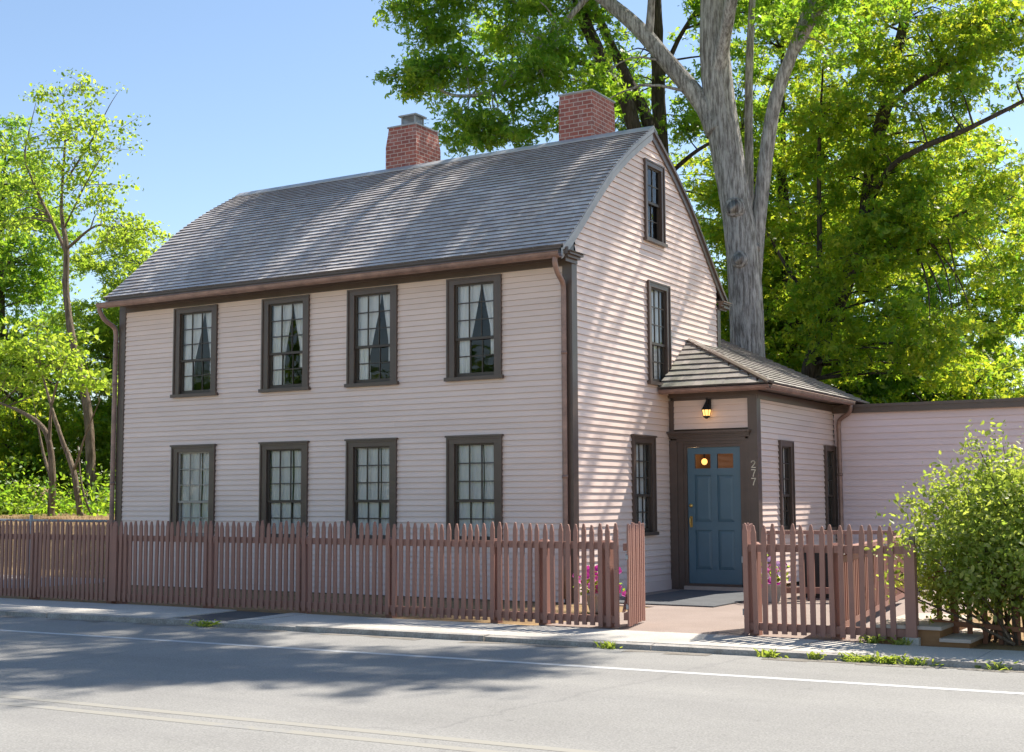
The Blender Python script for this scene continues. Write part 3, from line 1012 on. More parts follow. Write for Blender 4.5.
# head cornice as a cyma-like stack
for k, (za, zb, o_) in enumerate(((2.20, 2.225, 0.045), (2.226, 2.25, 0.06), (2.251, 2.27, 0.085), (2.271, 2.30, 0.11))):
    ds.box(0.0 + 0.012, 1.25 + 0.35 * o_, -0.02, o_, za, zb, VFRONT)
ds.build('door_surround', M['trim'], house)
th = MB()
th.box(0.226, 1.149, -0.06, 0.05, 0.0, 0.055, VFRONT)
th.build('doorstep', M['tread'], house)
th = MB()
th.box(0.276, 1.104, -0.06, 0.03, 0.056, 0.09, VFRONT)
th.build('threshold', M['trim'], house)
# door: stiles, rails, raised panels, two glazed lights
D0, D1, Z0, Z1 = 0.278, 1.102, 0.092, 2.063
DN = -0.028
stile, mid = 0.112, 0.10
xa0, xa1 = D0 + stile, (D0 + D1) / 2 - mid / 2
xb0, xb1 = (D0 + D1) / 2 + mid / 2, D1 - stile
rails = [(Z0, Z0 + 0.20), (0.86, 0.98), (1.655, 1.755), (Z1 - 0.10, Z1)]
dm = MB()
dm.box(D0, xa0, DN - 0.042, DN, Z0, Z1, VFRONT)
dm.box(xb1, D1, DN - 0.042, DN, Z0, Z1, VFRONT)
for za, zb in rails:
    dm.box(xa0 + 0.0003, xb1 - 0.0003, DN - 0.042, DN - 0.0006, za, zb, VFRONT)
for (ra, rb_) in zip(rails[:-1], rails[1:]):
    dm.box(xa1, xb0, DN - 0.042, DN - 0.0004, ra[1] + 0.0003, rb_[0] - 0.0003, VFRONT)
for za, zb in ((rails[0][1], rails[1][0]), (rails[1][1], rails[2][0])):
    for x0, x1 in ((xa0, xa1), (xb0, xb1)):
        i = len(dm.v)
        e_ = 0.045
        q0 = [(x0, za), (x1, za), (x1, zb), (x0, zb)]
        q1 = [(x0 + e_, za + e_), (x1 - e_, za + e_), (x1 - e_, zb - e_), (x0 + e_, zb - e_)]
        dm.v += [VFRONT(x, DN - 0.02, z) for x, z in q0] + [VFRONT(x, DN - 0.006, z) for x, z in q1]
        for k in range(4):
            k2 = (k + 1) % 4
            dm.f.append((i + k, i + k2, i + 4 + k2, i + 4 + k))
        dm.f.append((i + 4, i + 5, i + 6, i + 7))
door = dm.build('door', M['door'], house)
dg = MB()
for x0, x1 in ((xa0, xa1), (xb0, xb1)):
    dg.face([VFRONT(x0, DN - 0.02, rails[2][1]), VFRONT(x1, DN - 0.02, rails[2][1]), VFRONT(x1, DN - 0.02, rails[3][0]), VFRONT(x0, DN - 0.02, rails[3][0])])
dgo = dg.build('door_pane', M['glass'], door)
if dgo.data.polygons[0].normal.y > 0:
    dgo.data.flip_normals()
hk = MB()
hk.lathe([(0.0005, 1.20), (0.0, 1.20)], 0, 0)
hk = MB()
hk.tube([VFRONT(0.325, DN, 1.215) + (0.028,), VFRONT(0.325, DN + 0.012, 1.215) + (0.028,), VFRONT(0.325, DN + 0.02, 1.215) + (0.02,)], 14)
hk.build('deadbolt', M['brass'], door, True)
hk = MB()
hk.box(0.305, 0.345, DN + 0.0005, DN + 0.008, 0.90, 1.06, VFRONT)
hk.tube([(*VFRONT(0.325, DN + 0.008, 1.04), 0.008), (*VFRONT(0.325, DN + 0.05, 1.03), 0.009), (*VFRONT(0.325, DN + 0.055, 0.98), 0.010), (*VFRONT(0.325, DN + 0.045, 0.93), 0.009), (*VFRONT(0.325, DN + 0.008, 0.92), 0.008)], 8)
hk.build('door_handle', M['brass'], door)
# hallway behind the door
hl = MB()
hl.box(0.05, 1.30, 3.10, 4.6, 0.0, 0.01)
hl.box(0.05, 1.30, 4.6, 4.62, 0.0, 2.7)
hl.box(0.05, 1.30, 3.10, 4.6, 2.70, 2.72)
hl.box(0.03, 0.05, 3.10, 4.6, 0.0, 2.7)
hl.build('hall_lining', paint("warm_hall_plaster", (0.45, 0.30, 0.19), 0.8, 0.1, 2), house)
hallamp = MB()
hallamp.lathe([(0.001, 1.815), (0.025, 1.822), (0.042, 1.845), (0.045, 1.868), (0.038, 1.893), (0.016, 1.91)], 0.385, 3.42, 16)
hall_lamp = thing('hall_lamp', 'glowing round lamp seen through the left door pane', 'lamp', (0, 0, 0))
hallamp.build('lamp_globe', M['bulb'], hall_lamp, True)
hr_ = MB()
hr_.tube([(0.385, 3.42, 1.91, 0.012), (0.385, 3.42, 2.70, 0.012)], 8)
hr_.build('lamp_rod', M['iron'], hall_lamp)
# house numerals 2 7 7 down the post
def stroke(mb, pts, w, F, n0, n1):
    for (u0, z0), (u1, z1) in zip(pts[:-1], pts[1:]):
        du, dz = u1 - u0, z1 - z0
        L = math.hypot(du, dz)
        pu, pz = -dz / L * w / 2, du / L * w / 2
        eu, ez = du / L * w * 0.3, dz / L * w * 0.3
        a = [(u0 - eu + pu, z0 - ez + pz), (u0 - eu - pu, z0 - ez - pz), (u1 + eu - pu, z1 + ez - pz), (u1 + eu + pu, z1 + ez + pz)]
        mb.solid([F(u, n0, z) for u, z in a] + [F(u, n1, z) for u, z in a])
two = [(-0.030, 0.030), (-0.022, 0.043), (-0.005, 0.049), (0.014, 0.045), (0.024, 0.031), (0.020, 0.013), (0.004, -0.010), (-0.016, -0.031), (-0.030, -0.046), (0.030, -0.046)]
seven = [(-0.030, 0.046), (0.030, 0.046), (0.016, 0.018), (0.002, -0.015), (-0.006, -0.050)]
for dg_, zc in ((two, 1.80), (seven, 1.677), (seven, 1.554)):
    nm = MB()
    stroke(nm, [(1.318 + u, zc + z) for u, z in dg_], 0.0125, VFRONT, 0.0305, 0.037)
    nm.build('house_numeral', M['numeral'], house)

# vestibule roof: side slope running back past the house, front hip
zs, xe, sl = 2.93, 1.70, 0.478
YF, YR = 2.63, 7.5
XRG = -1.15
def side_pos(u, v, n):
    """u along y, v up the slope"""
    c, s_ = 1 / math.hypot(1, sl), sl / math.hypot(1, sl)
    return (xe - v * c + n * s_, u, zs + v * s_ + n * c)
hipx = lambda v: YF + (v / math.hypot(1, sl)) / 1.70 * (3.77 - YF)
cs = 1 / math.hypot(1, sl)
xv = lambda v: xe - v * cs
vs = MB()
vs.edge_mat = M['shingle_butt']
r2_ = random.Random(21)
Ltot = (xe - XRG) / cs
nc = 22
for k in range(nc):
    va = Ltot * k / nc - (0.02 if k == 0 else 0)
    vc = min(Ltot * (k + 1.35) / nc, Ltot)
    f0 = lambda v: (hipx(max(v, 0)) if xv(v) > 0.03 else 5.10)
    shingle_course(vs, side_pos, f0 if (xv(vc) > 0.03) == (xv(va) > 0.03) else (lambda v, f=f0(va): f), lambda v: YR, va, va + 0.12, vc, r2_, 0.026, 0.1, 0.2)
# front hip triangle
h_len = math.hypot(3.77 - YF, 3.742 - zs)
def hip_pos(u, v, n):
    f = v / h_len
    ny, nz = -(3.742 - zs) / h_len, (3.77 - YF) / h_len
    return (u, YF + (3.77 - YF) * f + ny * n, zs + (3.742 - zs) * f + nz * n)
nc = 9
for k in range(nc):
    va = h_len * k / nc - (0.02 if k == 0 else 0)
    vc = min(h_len * (k + 1.3) / nc, h_len)
    shingle_course(vs, hip_pos, lambda v: 0.014, lambda v: max(0.02, 1.70 * (1 - max(v, 0) / h_len)), va, va + 0.1, vc, r2_, 0.026, 0.1, 0.2)
vroof = vs.build('vestibule_roof', M['shingle_low'], house)
vb = MB()
# deck under the shingles
c0 = (xe - 0.01, YF + 0.01, zs - 0.006)
vb.face([(1.69, YF + 0.01, zs - 0.004), (0.0, YF + 0.01, zs - 0.004), (0.0, 3.77, 3.738)])
vb.face([(1.69, YF + 0.01, zs - 0.004), (0.0, 3.77, 3.738), (0.0, 5.06, 3.738), (-1.15, 5.06, zs + 2.85 * sl - 0.006), (-1.15, YR - 0.01, zs + 2.85 * sl - 0.006), (1.69, YR - 0.01, zs - 0.004)])
vb.face([(-1.15, 5.06, zs + 2.85 * sl - 0.006), (-4.0, 5.06, zs), (-4.0, YR, zs), (-1.15, YR, zs + 2.85 * sl - 0.006)])
vb.face([(0.0, YF + 0.01, zs - 0.012), (1.69, YF + 0.01, zs - 0.012), (1.69, YR, zs - 0.012), (0.0, YR, zs - 0.012)])
vb.face([(-4.0, YR - 0.02, 0), (1.34, YR - 0.02, 0), (1.66, YR - 0.02, zs - 0.015), (-1.15, YR - 0.02, zs + 2.85 * sl - 0.01), (-4.0, YR - 0.02, zs - 0.01)])
vb.build('vestibule_roof_deck', M['trim'], house)
hb = MB()
for a, b, wv in (((1.715, YF - 0.012, zs + 0.012), (0.02, 3.77, 3.755), Vector((0.05, 0.04, 0))),):
    A, B = Vector(a), Vector(b)
    for s_, dn in ((-1, -0.022), (1, -0.018)):
        o_ = Vector((0.055 * (1 if s_ > 0 else -0.35), 0.045 * (1 if s_ > 0 else -1.2), dn))
        hb.solid([tuple(p) for p in (A + o_, A, B, B + o_)] + [tuple(Vector(p) + Vector((0, 0, 0.022))) for p in (A + o_, A, B, B + o_)])
hb.build('hip_board', M['trim'], vroof)
vf = MB()
vf.box(0.03, 1.64, 2.70, 2.722, 2.86, 2.925)
vf.box(1.625, 1.648, 2.723, 6.60, 2.86, 2.925)
vf.box(0.03, 1.624, 2.723, 2.98, 2.862, 2.885)
vf.box(1.40, 1.624, 2.982, 6.6, 2.862, 2.885)
vf.build('vestibule_cornice', M['trim'], house)
gutter(house, (-0.0 + 0.032, 2.635, 2.885), (1.72, 2.635, 2.885), (0, -1, 0), 0.055)
gutter(house, (1.713, 2.58, 2.884), (1.713, 6.52, 2.884), (1, 0, 0), 0.055)
downspout(house, [(1.71, 6.44, 2.84), (1.71, 6.44, 2.78), (1.66, 6.47, 2.70), (1.52, 6.52, 2.62), (1.475, 6.535, 2.52), (1.475, 6.535, 2.2), (1.475, 6.535, 1.0), (1.475, 6.535, 0.03)], 0.036, [(1.7, 1.475, 6.535)])

# lantern over the door
lt = thing('wall_lantern', 'lit black iron lantern hanging on the panel above the blue door', 'lantern', (0.65, 2.90, 2.5))
lm = MB()
lm.box(-0.035, 0.035, 0.06, 0.094, 0.12, 0.26)                        # back plate
lm.tube([(0, 0.06, 0.22, 0.009), (0, 0.02, 0.275, 0.009), (0, -0.01, 0.27, 0.008), (0, 0.0, 0.225, 0.008)], 8)
lm.tube([(0, 0, 0.225, 0.012), (0, 0, 0.205, 0.02), (0, 0, 0.14, 0.055), (0, 0, 0.105, 0.076), (0, 0, 0.098, 0.074)], 10)
lm.tube([(0, 0, 0.012, 0.05), (0, 0, 0.0, 0.055), (0, 0, -0.02, 0.03), (0, 0, -0.03, 0.012)], 10)
for k in range(8):
    th_ = math.pi * 2 * k / 8
    lm.tube([(0.072 * math.cos(th_), 0.072 * math.sin(th_), 0.10, 0.0045), (0.052 * math.cos(th_), 0.052 * math.sin(th_), 0.01, 0.0045)], 5)
lm.build('lantern_frame', M['iron'], lt)
lg = MB()
lg.tube([(0, 0, 0.014, 0.046), (0, 0, 0.06, 0.058), (0, 0, 0.097, 0.066)], 12)
lg.build('lantern_glass', M['lamp'], lt, True)
pl = bpy.data.lights.new("lantern_light", 'POINT')
pl.energy = 0.06
pl.color = (1.0, 0.62, 0.28)
pl.shadow_soft_size = 0.05
plo = bpy.data.objects.new("lantern_light", pl)
col.objects.link(plo)
plo.parent = lt
plo.location = (0, -0.10, -0.05)
pl2 = bpy.data.lights.new("hall_light", 'POINT')
pl2.energy = 1.6
pl2.color = (1.0, 0.6, 0.28)
pl2.shadow_soft_size = 0.06
plo2 = bpy.data.objects.new("hall_light", pl2)
col.objects.link(plo2)
plo2.parent = hall_lamp
plo2.location = (0.2, 3.5, 2.05)

# ------------------------------------------------------------------ annex
annex = thing('flat_roofed_annex', 'long low mauve clapboard annex with dark roof edge at right', 'annex')
clapboards(ANNEX, 0.0, 2.71, lambda z: (1.38, 12.0), 0.108).build('wall', M['clap_annex'], annex)
ab = MB()
ab.box(1.73, 12.1, 6.52, 6.60, 2.71, 2.845)
ab.box(1.36, 1.729, 6.53, 6.60, 2.71, 2.82)
ab.box(1.40, 12.1, 6.50, 6.519, 2.80, 2.848)
ab.build('roof_edge', M['trim'], annex)
ab = MB()
ab.box(1.75, 12.0, 6.62, 12.0, -0.1, 2.80)
ab.build('body', M['clap_annex'], annex)

# ------------------------------------------------------------------ fences
def picket_mesh(h, w=0.049, t=0.02):
    mb = MB()
    out = [(-w / 2, 0), (w / 2, 0), (w / 2, h - 0.075), (w / 2 - 0.006, h - 0.05), (0.010, h - 0.008), (0.0, h), (-0.010, h - 0.008), (-w / 2 + 0.006, h - 0.05), (-w / 2, h - 0.075)]
    mb.prism(out, -t / 2, t / 2, lambda u, z, n: (u, n, z))
    o = mb.build('picket', M['fence'], None)
    me = o.data
    bpy.data.objects.remove(o)
    return me
PICK = [picket_mesh(h) for h in (1.035, 1.022, 1.045, 1.03)]
WIDE = picket_mesh(1.03, 0.075, 0.03)
fr_ = random.Random(17)
def fence(label, p0, p1, spacing, rails=(0.09, 0.835), posts=(), wide=(), z=0.025, back=1, name='picket_fence', post_z=0.86, cat='fence', group=None, rail_end=0.0):
    """pickets on the street side, two rails and square posts behind; local u along, n towards the street"""
    d = Vector((p1[0] - p0[0], p1[1] - p0[1], 0))
    L = d.length
    d.normalize()
    nrm = Vector((d.y, -d.x, 0)) * back
    root = thing(name, label, cat, (p0[0], p0[1], 0), group)
    ang = math.atan2(d.y, d.x)
    root.rotation_euler = (0, 0, ang)
    sg = -back                                              # local y of the street side
    def B(u, n, zz):
        return (u, sg * n, zz)
    for k, zr in enumerate(rails):
        mb = MB()
        mb.box(0.0, L + rail_end, -0.055, -0.0115, zr - 0.036, zr + 0.036, B)
        mb.build('rail', M['fence'], root)
    n = int(round(L / spacing))
    for k in range(n + 1):
        u = k * L / n
        me = PICK[fr_.randrange(4)]
        p = bpy.data.objects.new('picket', me)
        if k in wide:
            p.data = WIDE
        col.objects.link(p)
        p.parent = root
        p.location = (u, sg * (0.0005 if k not in wide else 0.005), z + fr_.uniform(-0.006, 0.006))
        p.rotation_euler = (0, fr_.uniform(-0.013, 0.013), 0)
    for u in posts:
        mb = MB()
        mb.box(u - 0.048, u + 0.048, -0.153, -0.057, -0.08, post_z, B)
        mb.solid([B(*q) for q in ((u - 0.056, -0.161, post_z + .001), (u + 0.056, -0.161, post_z + .001), (u + 0.056, -0.049, post_z + .001), (u - 0.056, -0.049, post_z + .001),
                                  (u - 0.03, -0.13, post_z + 0.03), (u + 0.03, -0.13, post_z + 0.03), (u + 0.03, -0.08, post_z + 0.03), (u - 0.03, -0.08, post_z + 0.03))])
        mb.build('post', M['fence'], root)
    return root
FY = -2.80
fence('left stretch of brown picket fence in front of the drive', (-9.0, FY), (-5.31, FY), 0.086, posts=(0.4, 2.1, 3.6))
fence('long middle stretch of brown picket fence in front of the house', (-5.24, FY), (2.01, FY), 0.0925, posts=(0.03, 1.55, 3.1, 4.35, 5.75, 6.35, 7.1), wide=(0,))
def gate_leaf(label, hx, hx1, y0, y1, back):
    g_ = fence(label, (hx, y0), (hx1, y1), 0.09, posts=(), back=back, name='garden_gate', cat='gate', group='picket gate leaves swung inward', rails=(0.12, 0.82))
    for zz in (0.22, 0.72):
        mb = MB()
        mb.box(-0.035, 0.03, -0.002 * back, 0.02, zz - 0.02, zz + 0.02)
        mb.tube([(-0.02, 0.018, zz - 0.03, 0.008), (-0.02, 0.018, zz + 0.03, 0.008)], 8)
        mb.build('hinge', M['metal'], g_)
    mb = MB()
    L = abs(y1 - y0)
    sg = -back
    mb.solid([(0.02, sg * -0.056, 0.16), (0.08, sg * -0.056, 0.16), (L - 0.0, sg * -0.056, 0.78), (L - 0.06, sg * -0.056, 0.78),
              (0.02, sg * -0.076, 0.16), (0.08, sg * -0.076, 0.16), (L, sg * -0.076, 0.78), (L - 0.06, sg * -0.076, 0.78)])
    mb.build('brace', M['fence'], g_)
    return g_
gate_leaf('open picket gate leaf on the left side of the paved entrance', 2.11, 1.95, -2.73, -2.04, 1)
gate_leaf('open picket gate leaf on the right side of the paved entrance', 3.36, 3.17, -2.73, -2.02, -1)
fence('right stretch of picket fence between the gateway and the shrub', (3.40, FY), (4.80, FY), 0.0925, posts=(0.05, 0.86), rail_end=0.165)
# end post with a bare rail end
ep = thing('fence_post', 'square brown end post standing on a concrete footing beside the steps', 'post', (4.96, FY + 0.02, 0))
mb = MB()
mb.box(-0.045, 0.05, -0.05, 0.045, 0.06, 0.885)
mb.build('shaft', M['fence'], ep)
mb = MB()
mb.box(-0.02, 0.03, 0.05, 0.09, 0.06, 0.98)
mb.build('stake', M['trim'], ep)
mb = MB()
mb.box(-0.07, 0.07, -0.06, 0.09, -0.08, 0.0595)
mb.build('footing', M['concrete'], ep)
# return fence going back from the front post, and the rail across the back of the court
bal = thing('balustrade', 'brown flat railed balustrade running back along the right of the court', 'balustrade', (4.25, -2.60, 0))
Lb = math.hypot(0.59, 4.52)
bal.rotation_euler = (0, 0, math.atan2(4.52, -0.59))
for za, zb, w in ((0.79, 0.84, 0.05), (0.70, 0.76, 0.018), (0.08, 0.14, 0.018)):
    mb = MB()
    mb.box(0, Lb, -w, w, za, zb)
    mb.build('rail', M['fence'], bal)
bm_ = MB()
bm_.box(-0.02, 0.02, -0.018, 0.018, 0.1405, 0.6995)
b0 = bm_.build('baluster', M['fence'], bal)
for k in range(44):
    o = b0 if k == 0 else b0.copy()
    if k:
        col.objects.link(o)
        o.parent = bal
    o.location = (0.05 + k * (Lb - 0.1) / 43, 0, 0)
rl_ = thing('court_railing', 'low brown post and rail barrier across the back of the paved court', 'railing', (2.05, 1.62, 0))
a_ = Vector((2.05, 1.62, 0))
for k, (px, py) in enumerate(((2.05, 1.62), (2.52, 1.78), (2.98, 1.92), (3.5, 2.08))):
    mb = MB()
    mb.box(px - 0.04 - a_.x, px + 0.04 - a_.x, py - 0.04 - a_.y, py + 0.04 - a_.y, 0, 0.845)
    mb.build('post', M['fence'], rl_)
for z0, z1, w in ((0.85, 0.895, 0.055), (0.09, 0.17, 0.02)):
    mb = MB()
    p, q = Vector((2.0, 1.60)), Vector((3.56, 2.10))
    d = (q - p).normalized()
    nn = Vector((d.y, -d.x))
    P = [p + nn * w, q + nn * w, q - nn * w, p - nn * w]
    mb.solid([(v.x - a_.x, v.y - a_.y, z0) for v in P] + [(v.x - a_.x, v.y - a_.y, z1) for v in P])
    mb.build('rail', M['fence'], rl_)
bk = thing('cellar_bulkhead', 'dark sloping cellar bulkhead behind the court railing', 'bulkhead', (2.5, 2.6, 0))
mb = MB()
mb.prism([(-0.25, 0), (1.0, 0), (1.0, 0.22), (0.9, 0.30), (-0.05, 0.62), (-0.25, 0.62)], -0.35, 0.9, lambda u, z, n: (u, n, z))
mb.build('box', M['iron'], bk)
mb = MB()
for k in range(2):
    mb.solid([(-0.1 + 0.001, -0.36 + k * 0.64, 0.645), (0.98, -0.36 + k * 0.64, 0.285), (0.98, -0.36 + k * 0.64 + 0.61, 0.285), (-0.1, -0.36 + k * 0.64 + 0.61, 0.645),
              (-0.1, -0.36 + k * 0.64, 0.675), (0.99, -0.36 + k * 0.64, 0.315), (0.99, -0.36 + k * 0.64 + 0.61, 0.315), (-0.1, -0.36 + k * 0.64 + 0.61, 0.675)])
mb.build('hatch_door', M['sash'], bk)

# doormat
mb = MB()
mb.box(-0.75, 0.75, -1.3, 1.3, 0.004, 0.016)
o = mb.build('doormat', M['mat'], None, loc=None)
o.location = (1.09, 1.45, 0)
tag(o, 'large dark grey rubber mat lying in front of the blue door', 'mat')

# wooden steps and hand rails right of the end post, behind the shrub
st = thing('wooden_steps', 'brown wooden steps with pale treads beside the fence end post', 'steps', (5.0, -2.72, 0))
for k, (x0, x1, z) in enumerate(((-0.0, 0.20, 0.15), (0.20, 0.45, 0.05))):
    mb = MB()
    mb.box(x0 + (0.001 if k else -0.4), x1, -0.05, 1.3, -0.1, z - 0.02)
    mb.build('riser', M['wood'], st)
    mb = MB()
    mb.box(x0 - (0.0 if k else 0.4), x1 + 0.02, -0.075, 1.32, z - 0.019, z + 0.012)
    mb.build('tread', M['tread'], st)
hr = thing('slatted_railing', 'low rusty brown slatted railing beside the steps, half hidden behind the shrub', 'railing', (5.0, -2.62, 0))
for k in range(15):
    x = 0.08 + k * 0.135
    w = 0.034 if k % 4 == 1 else 0.022
    mb = MB()
    mb.box(x - w, x + w, 0.36, 0.36 + 1.2 * w, -0.1, (0.72 if k % 4 == 1 else 0.64) - 0.05 * x)
    mb.build('slat', M['rust_wood'], hr)
for z0 in (0.54, 0.14):
    mb = MB()
    mb.solid([(0.0, 0.31, z0), (2.05, 0.31, z0 - 0.10), (2.05, 0.358, z0 - 0.10), (0.0, 0.358, z0), (0.0, 0.31, z0 + 0.045), (2.05, 0.31, z0 - 0.055), (2.05, 0.358, z0 - 0.055), (0.0, 0.358, z0 + 0.045)])
    mb.build('rail', M['rust_wood'], hr)

# chain link fence with pipe rail along the drive
cl = thing('chain_link_fence', 'grey chain link fence with pipe top rail at the foot of the brown bank', 'fence', (-12, 0.55, 0))
mb = MB()
mb.tube([(-22, 0, 1.045, 0.022), (3.55, 0.0, 0.985, 0.022)], 8)
mb.build('top_rail', M['metal'], cl, True)
for x in (-18, -14.2, -10.4, -6.6, -2.8, 1.0, 3.5):
    mb = MB()
    mb.tube([(x, 0, -0.1, 0.03), (x, 0, 1.07, 0.03), (x, 0, 1.09, 0.02)], 8)
    mb.build('post', M['metal'], cl, True)
mb = MB()
for k in range(260):
    x = -18 + k * 0.0846
    for s_ in (-1, 1):
        x2 = x + s_ * 0.95
        if x2 > 3.5 or x2 < -18:
            continue
        mb.face([(x, 0.001 * s_, 0.03), (x + 0.004, 0.001 * s_, 0.03), (x2 + 0.004, 0.001 * s_, 0.98), (x2, 0.001 * s_, 0.98)])
mb.build('wire_mesh', M['metal'], cl)

# ------------------------------------------------------------------ foliage
def leaf_cloud(name, pts, size, mat, parent, seed, kind='maple', upbias=0.6, loc=(0, 0, 0), slim=1.0):
    """pts (N, 3); each leaf a folded blade or a three-lobed blade facing roughly up"""
    g_ = np.random.default_rng(seed)
    P = np.asarray(pts, float) - np.array(loc)
    n = len(P)
    if kind == 'maple':
        T = np.array([(0, 0, 0), (.16, .42, .05), (0, 1.0, -.05), (-.16, .42, .05),
                      (.50, .22, -.02), (.62, .62, -.10), (.18, .40, .03), (-.50, .22, -.02), (-.62, .62, -.10), (-.18, .40, .03)])
        Fq = np.array([(0, 1, 2, 3), (0, 4, 5, 6), (0, 9, 8, 7)])
    else:
        T = np.array([(0, 0, 0), (.26 * slim, .30, .06), (.22 * slim, .68, .03), (0, 1.0, -.04), (-.22 * slim, .68, .03), (-.26 * slim, .30, .06)])
        Fq = np.array([(0, 1, 2, 3), (0, 3, 4, 5)])
    nv = len(T)
    nrm = g_.normal(size=(n, 3))
    nrm /= np.linalg.norm(nrm, axis=1)[:, None]
    nrm += np.array([0, 0, upbias])
    nrm /= np.linalg.norm(nrm, axis=1)[:, None]
    d = g_.normal(size=(n, 3)) + np.array([0, 0, -0.25])
    d -= nrm * (d * nrm).sum(1)[:, None]
    d /= np.linalg.norm(d, axis=1)[:, None] + 1e-9
    s_ = np.cross(d, nrm)
    sc_ = size * (0.5 + 0.95 * g_.random(n) ** 1.3)
    V = P[:, None, :] + sc_[:, None, None] * (T[None, :, 0:1] * s_[:, None, :] + (T[None, :, 1:2] - 0.4) * d[:, None, :] + T[None, :, 2:3] * nrm[:, None, :])
    V = V.reshape(-1, 3)
    F_ = (Fq[None] + (np.arange(n) * nv)[:, None, None]).reshape(-1, 4)
    me = bpy.data.meshes.new(name)
    me.vertices.add(len(V))
    me.vertices.foreach_set("co", V.astype(np.float32).ravel())
    me.loops.add(F_.size)
    me.loops.foreach_set("vertex_index", F_.astype(np.int32).ravel())
    me.polygons.add(len(F_))
    me.polygons.foreach_set("loop_start", np.arange(0, F_.size, 4, dtype=np.int32))
    me.polygons.foreach_set("loop_total", np.full(len(F_), 4, dtype=np.int32))
    me.update(calc_edges=True)
    me.materials.append(mat)
    o = bpy.data.objects.new(name, me)
    col.objects.link(o)
    o.parent = parent
    return o

def fill(ell, seed):
    """clump centres spread through ellipsoids (cx, cy, cz, rx, ry, rz, count)"""
    g_ = np.random.default_rng(seed)
    out = []
    for cx, cy, cz, rx, ry, rz, n in ell:
        u = g_.normal(size=(n, 3))
        u /= np.linalg.norm(u, axis=1)[:, None]
        rr = g_.uniform(0.15, 1.0, n) ** 0.45
        out.append(np.array([cx, cy, cz]) + u * rr[:, None] * np.array([rx, ry, rz]))
    return np.concatenate(out)

def tree(name, label, cat, base, limbs, ell, nleaf, cr, leaf, bark, size, seed, kind='maple', group=None, extra=None, twig=True, lseed=None, sides=12, sub=5, knots=(), slim=1.0, keep=None, ridge=0.0):
    """limbs: lists of (x, y, z, r) in world space; crown: leaf clumps of radius cr, each hung on a twig from the nearest limb"""
    root = thing(name, label, cat, base, group)
    r = random.Random(seed)
    bx, by, bz = base
    tb = MB()
    allp = []
    for L in limbs:
        P = smooth_path(L, sub)
        P = [(x + r.uniform(-.07, .07) * rad, y + r.uniform(-.07, .07) * rad, z, rad) for x, y, z, rad in P] if not ridge else P
        allp += P
        tb.tube([(x - bx, y - by, z - bz, rad) for x, y, z, rad in P], (sides if P[0][3] > 0.08 else 7), True, 0.07, r, ridge if P[0][3] > 0.08 else 0.0)
    A = np.array(allp)
    C = fill(ell, seed + 1)
    if keep is not None:
        C = np.array([c for c in C if keep(c)])
    if extra:
        C = np.concatenate([C, np.array(extra, float)])
    g_ = np.random.default_rng(seed + 2)
    leaves = []
    for c in C:
        d2 = ((A[:, :3] - c) ** 2).sum(1) + np.where(A[:, 2] > c[2] + 0.2, 4.0, 0.0) + np.where(A[:, 3] > 0.2, 2.0, 0)
        a = A[int(d2.argmin())]
        if twig:
            m_ = (a[:3] + c) / 2 + np.array([r.uniform(-.2, .2), r.uniform(-.2, .2), r.uniform(0.0, 0.3)])
            L_ = float(np.linalg.norm(c - a[:3]))
            r0 = min(a[3] * 0.6, 0.014 + 0.010 * L_)
            tb.tube([(x - bx, y - by, z - bz, q) for x, y, z, q in smooth_path([(*a[:3], r0), (*m_, r0 * 0.65), (*c, 0.006)], 3)], 5, False)
        # leaf sprays: several short outward sprays per clump, flattened
        ns = 7
        k = max(4, int(nleaf * g_.uniform(0.55, 1.4)) // ns)
        for _ in range(ns):
            sc = c + g_.normal(size=3) * cr * np.array([0.62, 0.62, 0.36])
            leaves.append(sc + g_.normal(size=(k, 3)) * cr * np.array([0.30, 0.30, 0.13]))
            if twig and r.random() < 0.5:
                tb.tube([(c[0] - bx, c[1] - by, c[2] - bz, 0.007), (sc[0] - bx, sc[1] - by, sc[2] - bz, 0.003)], 4, False)
    tr_ = tb.build('trunk', bark, root, True)
    for kx, ky, kz, kr_2, nx_, ny_ in knots:
        kb = MB()
        n_v = Vector((nx_, ny_, 0)).normalized()
        c = Vector((kx, ky, kz)) - Vector(base)
        ring = []
        prof = [(-0.08, 1.25), (0.0, 1.12), (0.035, 0.95), (0.045, 0.78), (0.03, 0.60), (-0.02, 0.48)]
        kb.tube([(*(c + n_v * (h_ + 0.02)), kr_2 * f_) for h_, f_ in prof], 14, False, 0.05, r)
        hb_ = MB()
        hb_.tube([(*(c + n_v * 0.016), kr_2 * 0.56), (*(c + n_v * 0.022), kr_2 * 0.56)], 12)
        hb_.build('hollow', M['hollow'] if kz > 6.5 else M['bark_dark'], root)
        kb.build('knot', bark, root, True)
    leaf_cloud('crown', np.concatenate(leaves), size, leaf, root, seed + 3, kind, loc=base, slim=slim)
    return root

